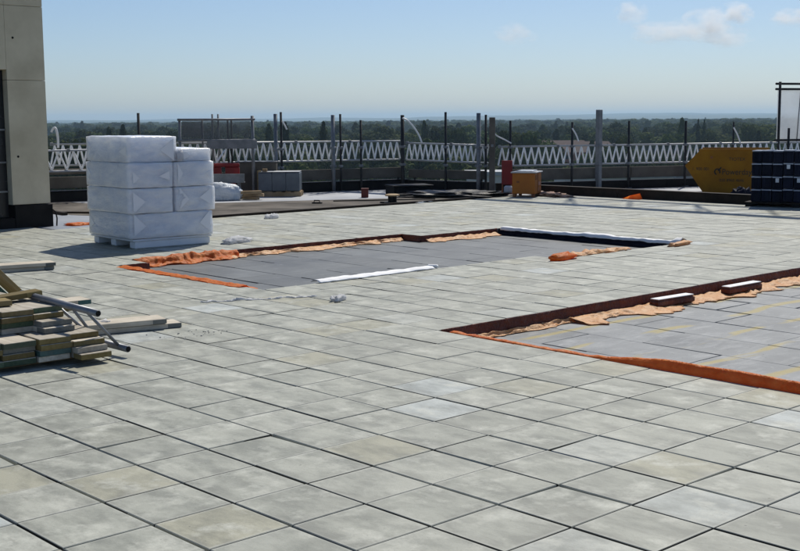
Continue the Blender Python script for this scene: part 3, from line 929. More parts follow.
# crumpled flap at its far left corner
rows = []
for k, y in enumerate(lin(4.44, 5.9, 44)):
    e = math.sin(math.pi * min(1, k / 43)) ** .5
    w = .07 + .15 * e * (.6 + .4 * math.sin(k * .4))
    c1, c2, c3 = rg.random(), rg.random(), rg.random()
    rows.append([(-8.785, y, .006), (-8.75, y, .008 + .02 * e * c1), (-8.71, y, -.03 + .05 * e * c2), (-8.73 + w * .35, y, F1 + .015 + .035 * e * c3), (-8.73 + w * .7, y, F1 + .010 + .03 * e * c1), (-8.73 + w, y + rg.uniform(-.02, .02), F1 + .006)])
sheet_strip('orange_sheet', rows, M['orange'], 'crumpled orange sheet bunched at the far left corner beside the white packs', 'membrane', 10, .018, 2, None, .003, F1 + .003)
# crumple at the right front corner of the far opening
rows = []
for k, y in enumerate(lin(8.0, 9.35, 22)):
    e = math.sin(math.pi * k / 21)
    rows.append([(-5.18, y, .006), (-5.22, y, .02 + .05 * e * rg.random()), (-5.30, y, .012 + .05 * e * rg.random()), (-5.36, y, -.05 + .04 * rg.random()), (-5.46 - .1 * e, y, F1 + .01)])
sheet_strip('orange_sheet', rows, M['orange_sunlit'], 'torn pale orange sheet at the front right of the far opening', 'membrane', 11, .02, 4, None, .003)
lump('orange_scrap', (-5.15, 7.95, 0), (.09, .22, .05), M['orange'], 'small orange scrap left of the torn pale sheet', 'membrane', 4.2, .2, 18, .5, .5)
lump('orange_scrap', (-5.05, 10.2, 0), (.05, .25, .03), M['orange_sunlit'], 'thin orange scrap at the right tip of the far opening', 'membrane', 5.2, .1, 18, .5, .5)
# foam strip on the right side of the far opening, its shadow side below painted navy
sheet_strip('navy_shadow_side', [[(x, 10.385, .003), (x, 10.375, -.05), (x, 10.36, F1 + .004)] for x in lin(-8.36, -5.24, 14)], M['navy'], 'navy-painted shadow side under the white foam at the far opening', 'membrane', 12, .004, 3)
rows = []
for k, x in enumerate(lin(-8.3, -5.15, 40)):
    h = .012 + .04 * max(0, noise.noise(Vector((x * 1.8, 1.3, 0)))) + (.04 if k > 37 else 0)
    rows.append([(x, 10.345, -.012 + .010 * noise.noise(Vector((x * 4, 7, 0)))), (x, 10.36, .02 + h * .3), (x, 10.41, h + .012), (x, 10.47, h * .8 + .006), (x, 10.54, .006)])
sheet_strip('foam_strip', rows, M['foam'], 'long white foam strip folded along the right side of the far opening', 'foam strip', 13, .010, 4, None, .004)
# white strip on the front side of the far opening
rows = []
for k, y in enumerate(lin(4.66, 6.28, 16)):
    rows.append([(-5.70, y, .006), (-5.65, y, .03), (-5.59, y, .028), (-5.55, y, .006)])
sheet_strip('foam_strip', rows, M['foam'], 'narrow white foam strip on the front edge of the far opening', 'foam strip', 14, .008, 4, None, .004, .004)
o = MB().box((-.06, -.02, 0), (.06, .03, .035), c=.01).build('strip_end', M['foam']); o.location = (-5.64, 6.33, .003); o.rotation_euler = (0, 0, .5)
tag(o, 'torn white end piece at the tip of the narrow foam strip', 'foam scrap')
# white litter: tape along the paving and scraps by the packs
rows = []
for k, y in enumerate(lin(3.10, 4.05, 30)):
    x = -5.33 + .46 * k / 29 + .05 * noise.noise(Vector((k * .5, 0, 0)))
    w = .012 + .03 * max(0, noise.noise(Vector((k * .45, 4, 0))))
    rows.append([(x - w, y, .004), (x, y, .008 + .02 * rg.random()), (x + w, y, .004)])
sheet_strip('plastic_tape', rows, M['clear'], 'thin torn white plastic tape lying across the paving', 'tape', 15, .008, 2, None, .002, .003)
lump('plastic_scrap', (-9.52, 6.45, 0), (.10, .22, .05), M['clear'], 'crumpled white plastic at the right foot of the packs', 'plastic scrap', 7.7, .3, 26, .6, .4)
lump('plastic_scrap', (-12.4, 9.2, 0), (.06, .13, .05), M['clear'], 'small white plastic scrap further behind the packs', 'plastic scrap', 8.3, .3, 20, .6, .4)
lump('plastic_scrap', (-4.62, 1.72, 0), (.10, .12, .055), M['clear'], 'clear plastic scrap behind the metal lattice piece', 'plastic scrap', 9.1, .3, 24, .7, .4)
lump('plastic_scrap', (-4.55, 4.06, 0), (.05, .10, .03), M['clear'], 'white plastic knot at the end of the torn tape', 'plastic scrap', 3.1, .5, 20, .7, .4)
lump('plastic_scrap', (-13.3, 13.9, 0), (.05, .5, .02), M['foam'], 'long low white scrap at the felt edge near the outlet', 'plastic scrap', 3.9, .15, 20, .6, .5)
lump('black_sheet', (-14.3, 15.5, -.01), (.60, .95, .07), M['blacksheet'], 'rumpled black polythene sheet left of the orange box', 'plastic sheet', 1.7, -.7, 44, .8, .25, None, 5)
lump('black_sheet', (-14.75, 14.9, -.01), (.20, .42, .035), M['blacksheet'], 'smaller rumpled black polythene right of the hatch', 'plastic sheet', 2.9, -.5, 36, .8, .25, None, 5)
lump('rubble_heap', (-12.75, 16.75, -.002), (.22, .55, .05), worn('brick_rubble', (.25, .11, .07), (.42, .36, .3), 18, .9), 'low heap of reddish rubble right of the orange box', 'rubble', 6.6, 1.2, 40, .7, .35, None, 6)
# orange flag of sheet on the kerb
o = MB().add([(0, 0, 0), (.42, 0, 0), (.42, 0, .12), (.22, -.02, .075), (0, .02, .0), (.0, .10, .0), (.42, .10, .0)], [(0, 1, 2, 3), (0, 3, 4), (1, 6, 2), (0, 5, 6, 1), (3, 2, 6, 5)]).build('orange_flag', M['orange'])
o.location = (-11.05, 17.02, .004); o.rotation_euler = (0, 0, .06)
tag(o, 'small orange sheet triangle leaning on the brown kerb', 'membrane')
# thin orange sheet under the kerb end
lump('orange_scrap', (-13.72, 6.35, -.004), (.14, .20, .025), M['orange'], 'orange scrap at the foot of the concrete wall', 'membrane', 6.1, .2, 18, .5, .5)

# mortar crumbs on the paving
def crumbs():
    b = MB(); rc = random.Random(31)
    for (cx, cy, n, sp) in ((-4.0, 2.22, 26, .09), (-3.95, 1.95, 8, .12), (-13.9, 15.6, 40, .5), (-12.5, 16.4, 40, .45)):
        for _ in range(n):
            x, y, r_ = cx + rc.gauss(0, sp), cy + rc.gauss(0, sp), rc.uniform(.002, .0065)
            M_ = Matrix.Translation((x, y, r_ * .5 + .001)) @ Matrix.Rotation(rc.uniform(0, 6.28), 4, 'Z')
            b.box((-r_, -r_ * rc.uniform(.5, 1), -r_ * .5), (r_, r_ * rc.uniform(.5, 1), r_ * .5), M_, c=r_ * .25)
    tag(b.build('mortar_crumbs', M['roof_grey']), 'scattered dark mortar crumbs on the paving', 'rubble', kind='stuff')
crumbs()

# ------------------------------------------------------------------ concrete stair core
def stair_core():
    root = thing('stair_core', (-13.85, 5.95, 0), 0, 'tall bare concrete stair core at the left picture edge', 'building')
    y1 = 0.0
    # local: wall face x = 0, extends to -x; y negative to the left
    yj, yo = -.72, -.62
    zs = [(.36, 2.262), (2.266, 3.382), (3.386, 5.4)]
    for (a, b) in zs:
        MB().box((-3.4, yo, a), (0, 0, b), c=.005).build('wall_panel', M['concrete'], root)
    MB().box((-3.4, yj - 2.4, 2.42), (0, yo - .004, 3.382), c=.005).build('wall_panel', M['concrete'], root)
    MB().box((-3.4, yj - 2.4, 3.386), (0, yo - .004, 5.4), c=.005).build('wall_panel', M['concrete'], root)
    MB().box((-3.4, yj - 8, 2.42), (0, yj - 2.41, 5.4), c=.008).build('wall_panel', M['concrete'], root)
    MB().box((-3.4, yj - 8, -.17), (0, yj - 2.41, 2.41), c=.008).build('wall_panel', M['concrete'], root)
    MB().box((-3.38, yo + .02, -.17), (.03, .02, .35), c=.006).build('plinth', M['plinth'], root)
    MB().box((-.2, yj - 2.4, -.17), (.025, yo + .012, .16), c=.006).build('threshold', M['plinth'], root)
    w = MB().box((-3.3, yj - 2.41, .17), (-.15, yo - .004, 2.41)).build('glazing', M['glassdark'], root)
    for z in (.55, 1.0, 1.5):
        MB().box((-.148, yj - 2.4, z), (-.12, yo - .012, z + .025)).build('transom', M['galv'], w)
    for y_ in (yo - .35, yo - 1.1, yo - 1.8):
        MB().box((-.149, y_, .18), (-.125, y_ + .03, 2.40)).build('mullion', M['galv'], w)
    for z in (1.1, 2.9, 4.2):
        MB().tube([(-.001, -.5, z), (.004, -.5, z)], .018, 10).build('tie_hole', M['plinth'], root)
    MB().tube([(.06, .06, .0), (.06, .07, .12), (.06, .05, .22), (.04, .0, .27)], .012, 6).build('cable', M['upstand'], root, True)
stair_core()

# ------------------------------------------------------------------ pallet of white wrapped packs
def pack_mesh(sx, sy, sz, seed, n=14):
    """soft-edged block in loose film"""
    P, F, idx = [], [], {}
    rr = .016
    def V(u, v, w):
        k = (u, v, w)
        if k in idx: return idx[k]
        p = Vector(((u / n - .5) * sx, (v / n - .5) * sy, (w / n) * sz))
        q = Vector((max(-sx / 2 + rr, min(sx / 2 - rr, p.x)), max(-sy / 2 + rr, min(sy / 2 - rr, p.y)), max(rr, min(sz - rr, p.z))))
        d = p - q
        if d.length > 1e-6: p = q + d.normalized() * rr
        nrm = d.normalized() if d.length > 1e-6 else Vector((0, 0, 0))
        p += nrm * (noise.fractal(p * 5 + Vector((seed * 4.1, seed, 0)), .9, 2.1, 4) * .009)
        idx[k] = len(P); P.append(p)
        return idx[k]
    for a in range(n):
        for b in range(n):
            for (f, s) in (((lambda a, b: (a, b, 0)), 1), ((lambda a, b: (a, b, n)), 0), ((lambda a, b: (a, 0, b)), 0), ((lambda a, b: (a, n, b)), 1), ((lambda a, b: (0, a, b)), 1), ((lambda a, b: (n, a, b)), 0)):
                q = [V(*f(a, b)), V(*f(a + 1, b)), V(*f(a + 1, b + 1)), V(*f(a, b + 1))]
                F.append(tuple(q[::-1]) if s else tuple(q))
    return MB().add(P, F)
def folds(root, sx, sy, sz, faces, rg_):
    """pointed doubled-film folds on the visible +x and -y faces"""
    for face in faces:
        for e in (-1, 1):
            if rg_.random() < .25: continue
            h = sz * rg_.uniform(.18, .44); w = rg_.uniform(.07, .20); zc = sz * rg_.uniform(.42, .58)
            if face == 'x':
                x = sx / 2 + .005; y0 = e * (sy / 2 - .05)
                pts = [(x, y0, zc - h), (x, y0, zc + h), (x + .002, y0 - e * w, zc + rg_.uniform(-.02, .02))]
                back = [(p[0] - .02, p[1], p[2]) for p in pts]
            else:
                y = -sy / 2 - .005; x0 = e * (sx / 2 - .05)
                pts = [(x0, y, zc - h), (x0, y, zc + h), (x0 - e * w, y - .002, zc + rg_.uniform(-.02, .02))]
                back = [(p[0], p[1] + .02, p[2]) for p in pts]
            MB().add(pts + back, [(0, 1, 2), (5, 4, 3), (0, 3, 4, 1), (1, 4, 5, 2), (2, 5, 3, 0)]).build('film_fold', M['film_fold'], root)
def packs():
    cx0, cy0 = -10.33, 5.62
    t = thing('pallet', (cx0, cy0, .0), R(-3), 'white foam-footed pallet under the wrapped packs', 'pallet')
    for x_ in (-.50, 0, .53):
        MB().box((x_ - .07, -.55, .003), (x_ + .07, .55, .095), c=.012).build('bearer', M['foam'], t)
    MB().box((-.61, -.58, .096), (.61, .58, .122), c=.01).build('deck', M['foam'], t)
    H = .325
    rgp = random.Random(5)
    c, s = math.cos(R(-3)), math.sin(R(-3))
    def pack(lx, ly, z, sx, sy, sz, label, faces, seed):
        root = thing('wrapped_pack', (cx0 + lx * c - ly * s, cy0 + lx * s + ly * c, z), R(-3) + rgp.gauss(0, .012), label, 'pack', 'white shrink-wrapped packs on the pallet')
        pack_mesh(sx, sy, sz, seed).build('block', M['film'], root, True)
        folds(root, sx, sy, sz, faces, rgp)
    z = .124
    pack(0, .0, z, 1.24, 1.20, H, 'bottom wrapped pack, widest, directly on the pallet', 'xy', 1)
    for k, (nm) in enumerate(('second', 'third')):
        z += H + .001
        pack(.0, -.30, z, 1.26, .62, H, nm + ' layer wrapped pack from the ground, nearer left column', 'xy', 2 + k * 3)
        pack(.0, .332, z, 1.24, .59, H, nm + ' layer wrapped pack from the ground, right column', 'x', 3 + k * 3)
    z += H + .001
    pack(.0, -.255, z, 1.2, .70, H * 1.03, 'top left wrapped pack, highest of the stack', 'xy', 9)
    pack(.05, .36, z, 1.1, .50, H * .52, 'low top right wrapped pack, thinnest of the stack', 'x', 10)
    # loose film at the corner
    lump('film_scrap', (cx0 + .62, cy0 + .10, z + .02), (.03, .05, .11), M['clear'], 'loose wisp of film between the two top packs', 'film scrap', 5.5, .2, 18, .5, .1)
packs()

# ------------------------------------------------------------------ timber stacks on the left
TH, WD = .038, .222
mats_end = ['plank_ochre', 'plank_teal', 'plank_grey', 'plank', 'plank_green', 'plank_ochre', 'plank_teal']
board_cache = {}
def sboard(A, rz, L, label, mtn, rx=0, ry=0, group='scaffold boards in the left stacks', pmat='plank', w=WD):
    """A: centre of near end, bottom; board runs along local -x"""
    root = thing('scaffold_board', A, rz, label, 'board', group)
    root.rotation_euler = (rx, ry, rz)
    MB().box((-L, -w / 2, 0), (-.0, w / 2, TH), c=.0025).build('board', M[pmat], root)
    # painted band round the end
    b = MB().box((-.11, -w / 2 - .0012, -.0002), (.0012, w / 2 + .0012, TH - .0012), c=.003)
    b.build('painted_end', M[mtn], root)
    return root
rgt = random.Random(12)
ordn = ['rightmost', 'second', 'third', 'fourth', 'fifth', 'sixth']
layer = ['bottom', 'second lowest', 'third lowest', 'top']
def stack(x, y0, z0, ncol, nlay, L, nm, jit, rz0=0.0, miss=()):
    # columns step towards -y (left)
    for cidx in range(ncol):
        for l in range(nlay):
            if (cidx, l) in miss: continue
            dx = rgt.uniform(-jit, jit) + (.05 * (nlay - 1 - l) if cidx == 0 else 0)
            A = (x + dx, y0 - (cidx + .5) * (WD + .012) + rgt.uniform(-.008, .008), z0 + l * (TH + .0015))
            mtn = rgt.choice(mats_end)
            if l == nlay - 1: mtn = rgt.choice(['plank_ochre', 'plank_ochre', 'plank_green', 'plank_grey'])
            lb = '%s board, %s column of the %s board stack' % (layer[l + (4 - nlay) if l == nlay - 1 else l], ordn[cidx] if cidx == 0 else ordn[cidx] + ' from right', nm)
            sboard(A, rz0 + rgt.gauss(0, .02), L + rgt.uniform(-.1, .1), lb, mtn)
stack(-3.65, 1.17, .04, 6, 4, 1.5, 'lower', .04)
stack(-3.94, 1.06, .04 + 4 * (TH + .0015) + .001, 5, 4, 1.2, 'upper', .045)
zt = .04 + 8 * (TH + .0015) + .003
for k, xx in enumerate((-3.82, -4.9)):
    o = MB().box((-.04, -1.35, .002), (.04, .02, .0385), c=.003).build('timber_bearer', M['timber']); o.location = (xx, 1.1, 0)
    tag(o, ['nearer timber bearer under the lower board stack', 'farther timber bearer under the lower board stack'][k], 'timber')
# loose boards on top and beside
def free_board(name_label, P0, P1, z0, z1, mtn, pm='plank', w=WD, roll=0.0):
    P0, P1 = Vector((*P0, z0)), Vector((*P1, z1))
    d = P1 - P0
    root = sboard(P1, math.atan2(d.y, d.x), d.length, name_label, mtn, pmat=pm, w=w, group='loose scaffold boards on the left')
    root.rotation_mode = 'XYZ'
    root.rotation_euler = (roll, -math.asin(d.z / d.length), math.atan2(d.y, d.x))
    return root
free_board('short loose board tilted across the top of the upper stack', (-4.36, .70), (-4.33, 1.065), zt + .004, zt + .03, 'plank_ochre', 'plank_ochre', .12)
free_board('loose ochre board lying on the upper stack at the left edge', (-4.3, .2), (-4.22, .78), zt + .002, zt + .003, 'plank_ochre', 'plank_ochre', .16)
free_board('teal-ended board lying behind the upper stack', (-5.25, .6), (-5.14, 1.86), .155, .16, 'plank_teal')
free_board('ochre-ended board under the teal-ended board behind the upper stack', (-5.27, .55), (-5.17, 1.75), .112, .117, 'plank_ochre')
for k in range(3):
    free_board(['lowest spacer board behind the upper stack', 'middle spacer board behind the upper stack', 'top spacer board behind the upper stack'][k], (-5.27, .5), (-5.2, 1.5), .002 + .037 * k, .002 + .037 * k, 'plank_grey', w=.2)
free_board('upper of two long boards lying on the paving right of the stacks', (-4.75, 1.02), (-4.46, 2.16), .044, .046, 'plank_grey', w=.23)
free_board('lower of two long boards lying on the paving right of the stacks', (-4.73, 1.05), (-4.43, 2.28), .003, .003, 'plank_grey', w=.20)
free_board('upper board of the pair lying far left behind the stacks', (-9.1, 1.3), (-8.66, 3.35), .045, .046, 'plank_grey', w=.23)
free_board('lower board of the pair lying far left behind the stacks', (-9.08, 1.3), (-8.68, 3.34), .003, .003, 'plank_grey', w=.21)
# leaning boards behind, against a bundle of boards
for k in range(2):
    b0, t0 = Vector((-5.32 - k * .12, 1.40 - k * .10, .20)), Vector((-5.12 - k * .12, .70 - k * .10, .86))
    d_ = b0 - t0
    r_ = sboard(b0, math.atan2(d_.y, d_.x), d_.length, ['nearer dark board leaning at the left edge', 'farther dark board leaning at the left edge'][k], ['plank_ochre', 'plank_teal'][k], pmat=['plank_ochre', 'plank_teal'][k], group='leaning dark boards', w=.14)
    r_.rotation_euler = (0, math.asin(-d_.z / d_.length), math.atan2(d_.y, d_.x))
for k in range(12):
    free_board('board %s of the tall bundle behind the leaning boards' % ['one', 'two', 'three', 'four', 'five', 'six', 'seven', 'eight', 'nine', 'ten', 'eleven', 'twelve'][k] + ' counted from the paving', (-5.7, .25), (-4.95, .55), .002 + k * .0392, .002 + k * .0392, 'plank_grey', w=.225)

# metal lattice piece lying over the stacks
def lattice_piece():
    root = thing('metal_lattice_piece', (-3.72, 1.25, 0), 0, 'grey tube lattice piece lying over the edge of the board stacks', 'lattice beam')
    O = Vector((-3.72, 1.25, 0))
    A0, A1 = Vector((-4.45, .99, .395)) - O, Vector((-3.468, 1.06, .35)) - O
    B1 = Vector((-3.55, 1.324, .06)) - O
    B0 = B1 - (A1 - A0) + Vector((0, 0, -.02))
    MB().tube([A0, (A0 + A1) / 2, A1], .024, 10).build('chord', M['tube_mid'], root, True)
    MB().tube([B0, (B0 + B1) / 2, B1], .024, 10).build('chord', M['tube_mid'], root, True)
    for (a, b) in ((.25, .08), (.42, .60), (.66, .62), (.84, .90)):
        MB().tube([A0.lerp(A1, a), B0.lerp(B1, b)], .012, 6).build('brace', M['tube_mid'], root, True)
    for p, q in ((A1, A1 - A0), (B1, B1 - B0)):
        d = q.normalized()
        MB().tube([p + d * .0005, p + d * .004], .019, 10).build('bore', M['upstand'], root)
M['tube_mid'] = worn('weathered_tube', (.16, .17, .19), (.26, .27, .29), 7, .45, metal=.4)
lattice_piece()
# small black bracket at the left edge, beyond the boards
t_ = thing('steel_bracket', (-9.35, 3.05, .0), .4, 'small dark steel bracket at the left edge above the boards', 'bracket')
MB().box((-.12, -.25, 0), (.1, .07, .015), c=.003).build('plate', M['darktube'], t_)
MB().tube([(-.05, .02, .015), (-.05, .02, .13), (.0, -.2, .15)], .014, 6).build('arm', M['galv'], t_, True)

# ------------------------------------------------------------------ orange site box and red panel
def site_box():
    a = math.atan2(.68, -.2) ; 
    root = thing('site_box', (-12.98, 16.30, 0), R(28), 'orange-yellow steel site box with a pale lid beside the red panel', 'cabinet')
    # front face towards local -y, right face +x
    MB().box((-.24, -.30, .07), (.24, .30, .50), c=.012).build('body', M['yellow'], root)
    MB().box((-.27, -.33, .502), (.27, .33, .53), c=.01).build('lid', M['membrane'], root)
    MB().box((-.16, -.26, .531), (.18, .2, .555), c=.012).build('lid_sheet', M['sackfilm'], root)
    for x in (-.2, .2):
        for y in (-.26, .26):
            MB().box((x - .03, y - .03, 0), (x + .03, y + .03, .069)).build('foot', M['rust'], root)
    MB().box((.2405, -.02, .08), (.246, .01, .49)).build('seam', M['rust'], root)
    MB().box((.2405, -.25, .36), (.248, -.10, .46), c=.003).build('vent', M['rust'], root)
    MB().box((-.15, -.306, .30), (-.09, -.3005, .34), c=.002).build('latch', M['rust'], root)
    for k, (y, w) in enumerate([(.04, .05), (.10, .05), (.17, .02), (.22, .03)]):
        MB().box((.2405, y, .24), (.244, y + w, .31)).build('lettering', M['palemark'], root)
    for k, (y, w) in enumerate([(.05, .03), (.2, .03)]):
        MB().box((.2405, y, .12), (.244, y + w, .19)).build('lettering', M['palemark'], root)
site_box()
t_ = thing('red_panel', (-13.72, 16.50, -.004), R(40), 'upright dark red panel on a red base behind the orange box', 'panel')
MB().box((-.115, -.02, .22), (.115, .02, .74), c=.006).build('board', M['red'], t_)
for x_ in (-.1, .1): MB().box((x_ - .015, -.012, .04), (x_ + .015, .012, .219)).build('leg', M['rust'], t_)
MB().box((-.22, -.25, 0), (.22, .12, .04), c=.006).build('base', M['red'], t_)
MB().box((-.06, -.14, .041), (.12, -.03, .2), c=.03).build('canister', M['sackfilm'], t_)

# ------------------------------------------------------------------ mini skip with lettering
def text_mesh(s, size, mt_, align='LEFT', sx=1.0):
    cu = bpy.data.curves.new('txt', 'FONT'); cu.body = s; cu.size = size; cu.align_x = align; cu.extrude = .0012
    ob = bpy.data.objects.new('txt', cu); COL.objects.link(ob)
    bpy.context.view_layer.update()
    me = bpy.data.meshes.new_from_object(ob.evaluated_get(bpy.context.evaluated_depsgraph_get()))
    bpy.data.objects.remove(ob)
    me.materials.clear(); me.materials.append(mt_)
    return me
def skip():
    ang = math.atan2(right.y, right.x) - R(17)
    root = thing('skip', (-10.87, 19.71, -.03), ang, 'yellow mini skip with black lettering behind the brown kerb', 'skip')
    # profile in local x (to the right) and z; bottom left corner at x = 0
    prof = [(.0, .0), (1.25, .0), (1.62, .62), (1.32, .95), (-.11, .95), (-.42, .62)]
    W = 1.2
    th = .012
    # near side, far side, floor, ends
    for y0, nm in ((0, 'side'), (W - th, 'side')):
        MB().add([(x, y0, z) for x, z in prof] + [(x, y0 + th, z) for x, z in prof],
                 [tuple(range(6)), tuple(range(11, 5, -1))] + [(k, k + 6, (k + 1) % 6 + 6, (k + 1) % 6) for k in range(6)]).build(nm, M['skip'], root)
    def plate(a, b, nm):
        (x0, z0), (x1, z1) = a, b
        d = Vector((x1 - x0, 0, z1 - z0)).normalized(); n = Vector((-d.z, 0, d.x)) * th
        P = [(x0, th + .001, z0), (x1, th + .001, z1), (x1, W - th - .001, z1), (x0, W - th - .001, z0)]
        P += [(p[0] + n.x, p[1], p[2] + n.z) for p in P]
        MB().add(P, [(0, 1, 2, 3), (7, 6, 5, 4), (0, 4, 5, 1), (1, 5, 6, 2), (2, 6, 7, 3), (3, 7, 4, 0)]).build(nm, M['skip'], root)
    plate((.0, .004), (1.25, .004), 'floor')
    plate((-.42, .62), (.0, .002), 'end')
    plate((1.25, .002), (1.62, .62), 'end')
    plate((-.11, .95), (-.42, .62), 'end')
    plate((1.62, .62), (1.32, .95), 'end')
    # rims
    for y0 in (-.02, W - .004):
        MB().box((-.12, y0, .951), (1.33, y0 + .03, .985), c=.006).build('rim', M['skip'], root)
    for x in (.14, 1.15):
        MB().tube([(x, -.002, .80), (x, -.06, .80)], .028, 10).build('lifting_lug', M['rust'], root)
        MB().box((x - .035, -.012, .62), (x + .035, -.001, .94), c=.003).build('lug_plate', M['skip'], root)
    # lettering on the near side
    def put(s, size, x, z, mt_=M['ink'], wide=1.0):
        o = link('lettering', text_mesh(s, size, mt_), root)
        o.matrix_local = Matrix.Translation((x, -.002, z)) @ Matrix.Rotation(R(90), 4, 'X') @ Matrix.Scale(wide, 4, (1, 0, 0))
    put('TIOTEX', .098, .50, .73)
    put('1. 900 001', .092, -.27, .52, wide=.95)
    put('Powerday', .18, .36, .43, wide=.86)
    put('020 8960 4646', .085, .31, .28, wide=1.0)
    # round logo: open ring with a stroke
    pts = []
    for k in range(15):
        a = R(-30 + 285 * k / 14)
        pts.append((.265 + .055 * math.cos(a), -.003, .49 + .06 * math.sin(a)))
    MB().tube(pts, .013, 6).build('logo_ring', M['ink'], root)
    MB().tube([(.28, -.003, .51), (.345, -.003, .585)], .014, 6).build('logo_stroke', M['ink'], root)
    # waste inside
    o = lump('skip_waste', (-10.2, 20.85, .12), (.55, .42, .5), M['panel'], 'grey rubble filling the yellow skip', 'rubble', 3.3, ang, 30, .3, .4)
skip()
lump('wire_bundle', (-9.28, 18.6, -.028), (.20, .16, .15), M['navy'], 'dark tangled bundle between the skip and the crates', 'bundle', 4.7, .3, 30, .6, .4, None, 5)

# ------------------------------------------------------------------ stacked navy crates
def crates():
    ang = math.atan2(.257, .87)
    base = Vector((-8.0, 16.82, 0))
    d = Vector((math.cos(ang), math.sin(ang), 0)); n = Vector((-d.y, d.x, 0))
    pal = thing('crate_pallet', (base.x, base.y, 0), ang, 'dark pallet under the navy crates at the right edge', 'pallet')
    for k in range(3):
        MB().box((-.1 + k * .85, -.02, .003), (.02 + k * .85, .42, .06)).build('bearer', M['upstand'], pal)
    MB().box((-.12, -.03, .061), (1.86, .44, .085), c=.004).build('deck', M['kerb'], pal)
    w, h, dp = .185, .235, .38
    cw, chh, g = w - .012, h - .008, .011
    b = MB().box((-cw / 2, 0, 0), (cw / 2, dp, chh * .9), c=.012)
    body = b.mesh('body', M['navy'])
    rimm = MB().box((-cw / 2 - .003, -.006, chh * .905), (cw / 2 - .004, dp + .006, chh), c=.004).mesh('rim', M['strap'])
    ribm = MB().box((-.008, -.006, .02), (.008, -.0005, chh * .86)).mesh('rib', M['navy'])
    tagm = MB().box((-.03, -.008, chh * .55), (.03, -.001, chh * .88)).mesh('paper_tag', M['sackfilm'])
    rc = random.Random(4)
    row = ['bottom', 'second lowest', 'third lowest', 'top']
    colw = ['first', 'second', 'third', 'fourth', 'fifth', 'sixth', 'seventh', 'eighth', 'ninth']
    colz = [0, .004, .0, .012, .006, .014, .003, .0, .008]
    for c in range(9):
        for r_ in range(4):
            p = base + d * ((c + .42) * (w + .004)) + n * (.02 + rc.uniform(-.008, .008))
            root = thing('plastic_crate', (p.x, p.y, .087 + r_ * (h + .0015) + colz[c]), ang + rc.gauss(0, .008),
                         'navy plastic crate, %s row, %s column from the skip' % (row[r_], colw[c]), 'crate', 'navy crates stacked at the right edge')
            link('body', body, root); link('rim', rimm, root)
            for x in (-.045, .045): link('rib', ribm, root, Matrix.Translation((x, 0, 0)))
            if (c, r_) in ((2, 1), (3, 2), (4, 1)): link('paper_tag', tagm, root)
crates()

# ------------------------------------------------------------------ sheeted scaffold at the right edge
def sheeted():
    A = Vector((-11.84, 24.44, 0)) ; dirv = (E3 - C2).normalized()
    A = A - Vector((dirv.y, -dirv.x, 0)) * .0
    root = thing('sheeted_scaffold', (A.x, A.y, -.03), math.atan2(dirv.y, dirv.x), 'tall dark tube scaffold with translucent white sheeting at the right edge', 'scaffold')
    H = 2.50
    for x in (0, 2.0, 4.0):
        MB().tube([(x, 0, 0), (x, 0, H + .02)], .032, 8).build('upright', D_, root, True)
        if x > 1: MB().tube([(x, 1.2, -.13), (x, 1.2, H + .02)], .032, 8).build('upright', D_, root, True)
    for z in (H - .03, H - .16, 1.08):
        MB().tube([(-.08, .06, z), (4.1, .06, z)], .028, 8).build('rail', D_, root, True)
    MB().tube([(.62, .09, 1.0), (.70, .09, H - .1)], .014, 6).build('brace', G_, root, True)
    MB().tube([(.25, -.07, 0), (.25, -.07, 1.38)], .03, 8).build('upright', D_, root, True)
    for x in (2.0, 4.0): MB().tube([(x, .03, H - .1), (x, 1.2, H - .1)], .024, 8).build('transom', D_, root, True)
    mt_ = mat('sheeting', (.8, .82, .84), .35); t = NT(mt_)
    tr = t.new('ShaderNodeBsdfTransparent'); tl = t.new('ShaderNodeBsdfTranslucent'); tl.inputs[0].default_value = (.8, .83, .86, 1)
    a1 = t.new('ShaderNodeMixShader'); a1.inputs[0].default_value = .5
    t.l.new(t.b.outputs[0], a1.inputs[1]); t.l.new(tl.outputs[0], a1.inputs[2])
    n1 = t.noise(t.pos(), 3, 4, .6)
    a2 = t.new('ShaderNodeMixShader'); t.l.new(t.math('MULTIPLY_ADD', n1, .3, .38), a2.inputs[0])
    t.l.new(tr.outputs[0], a2.inputs[1]); t.l.new(a1.outputs[0], a2.inputs[2]); t.l.new(a2.outputs[0], t.n['Material Output'].inputs['Surface'])
    P, F = [], []
    nx, nz = 40, 14
    for a in range(nx + 1):
        for b in range(nz + 1):
            x = .03 + 4.0 * a / nx; z = 1.0 + (H - 1.18) * b / nz
            P.append((x, .12 + .02 * noise.noise(Vector((x * 3, z * 1.5, 2))), z))
    for a in range(nx):
        for b in range(nz):
            q = a * (nz + 1) + b
            F.append((q, q + nz + 1, q + nz + 2, q + 1))
    o = MB().add(P, F).build('sheeting', mt_, root, True)
    md = o.modifiers.new('thickness', 'SOLIDIFY'); md.thickness = .003
sheeted()

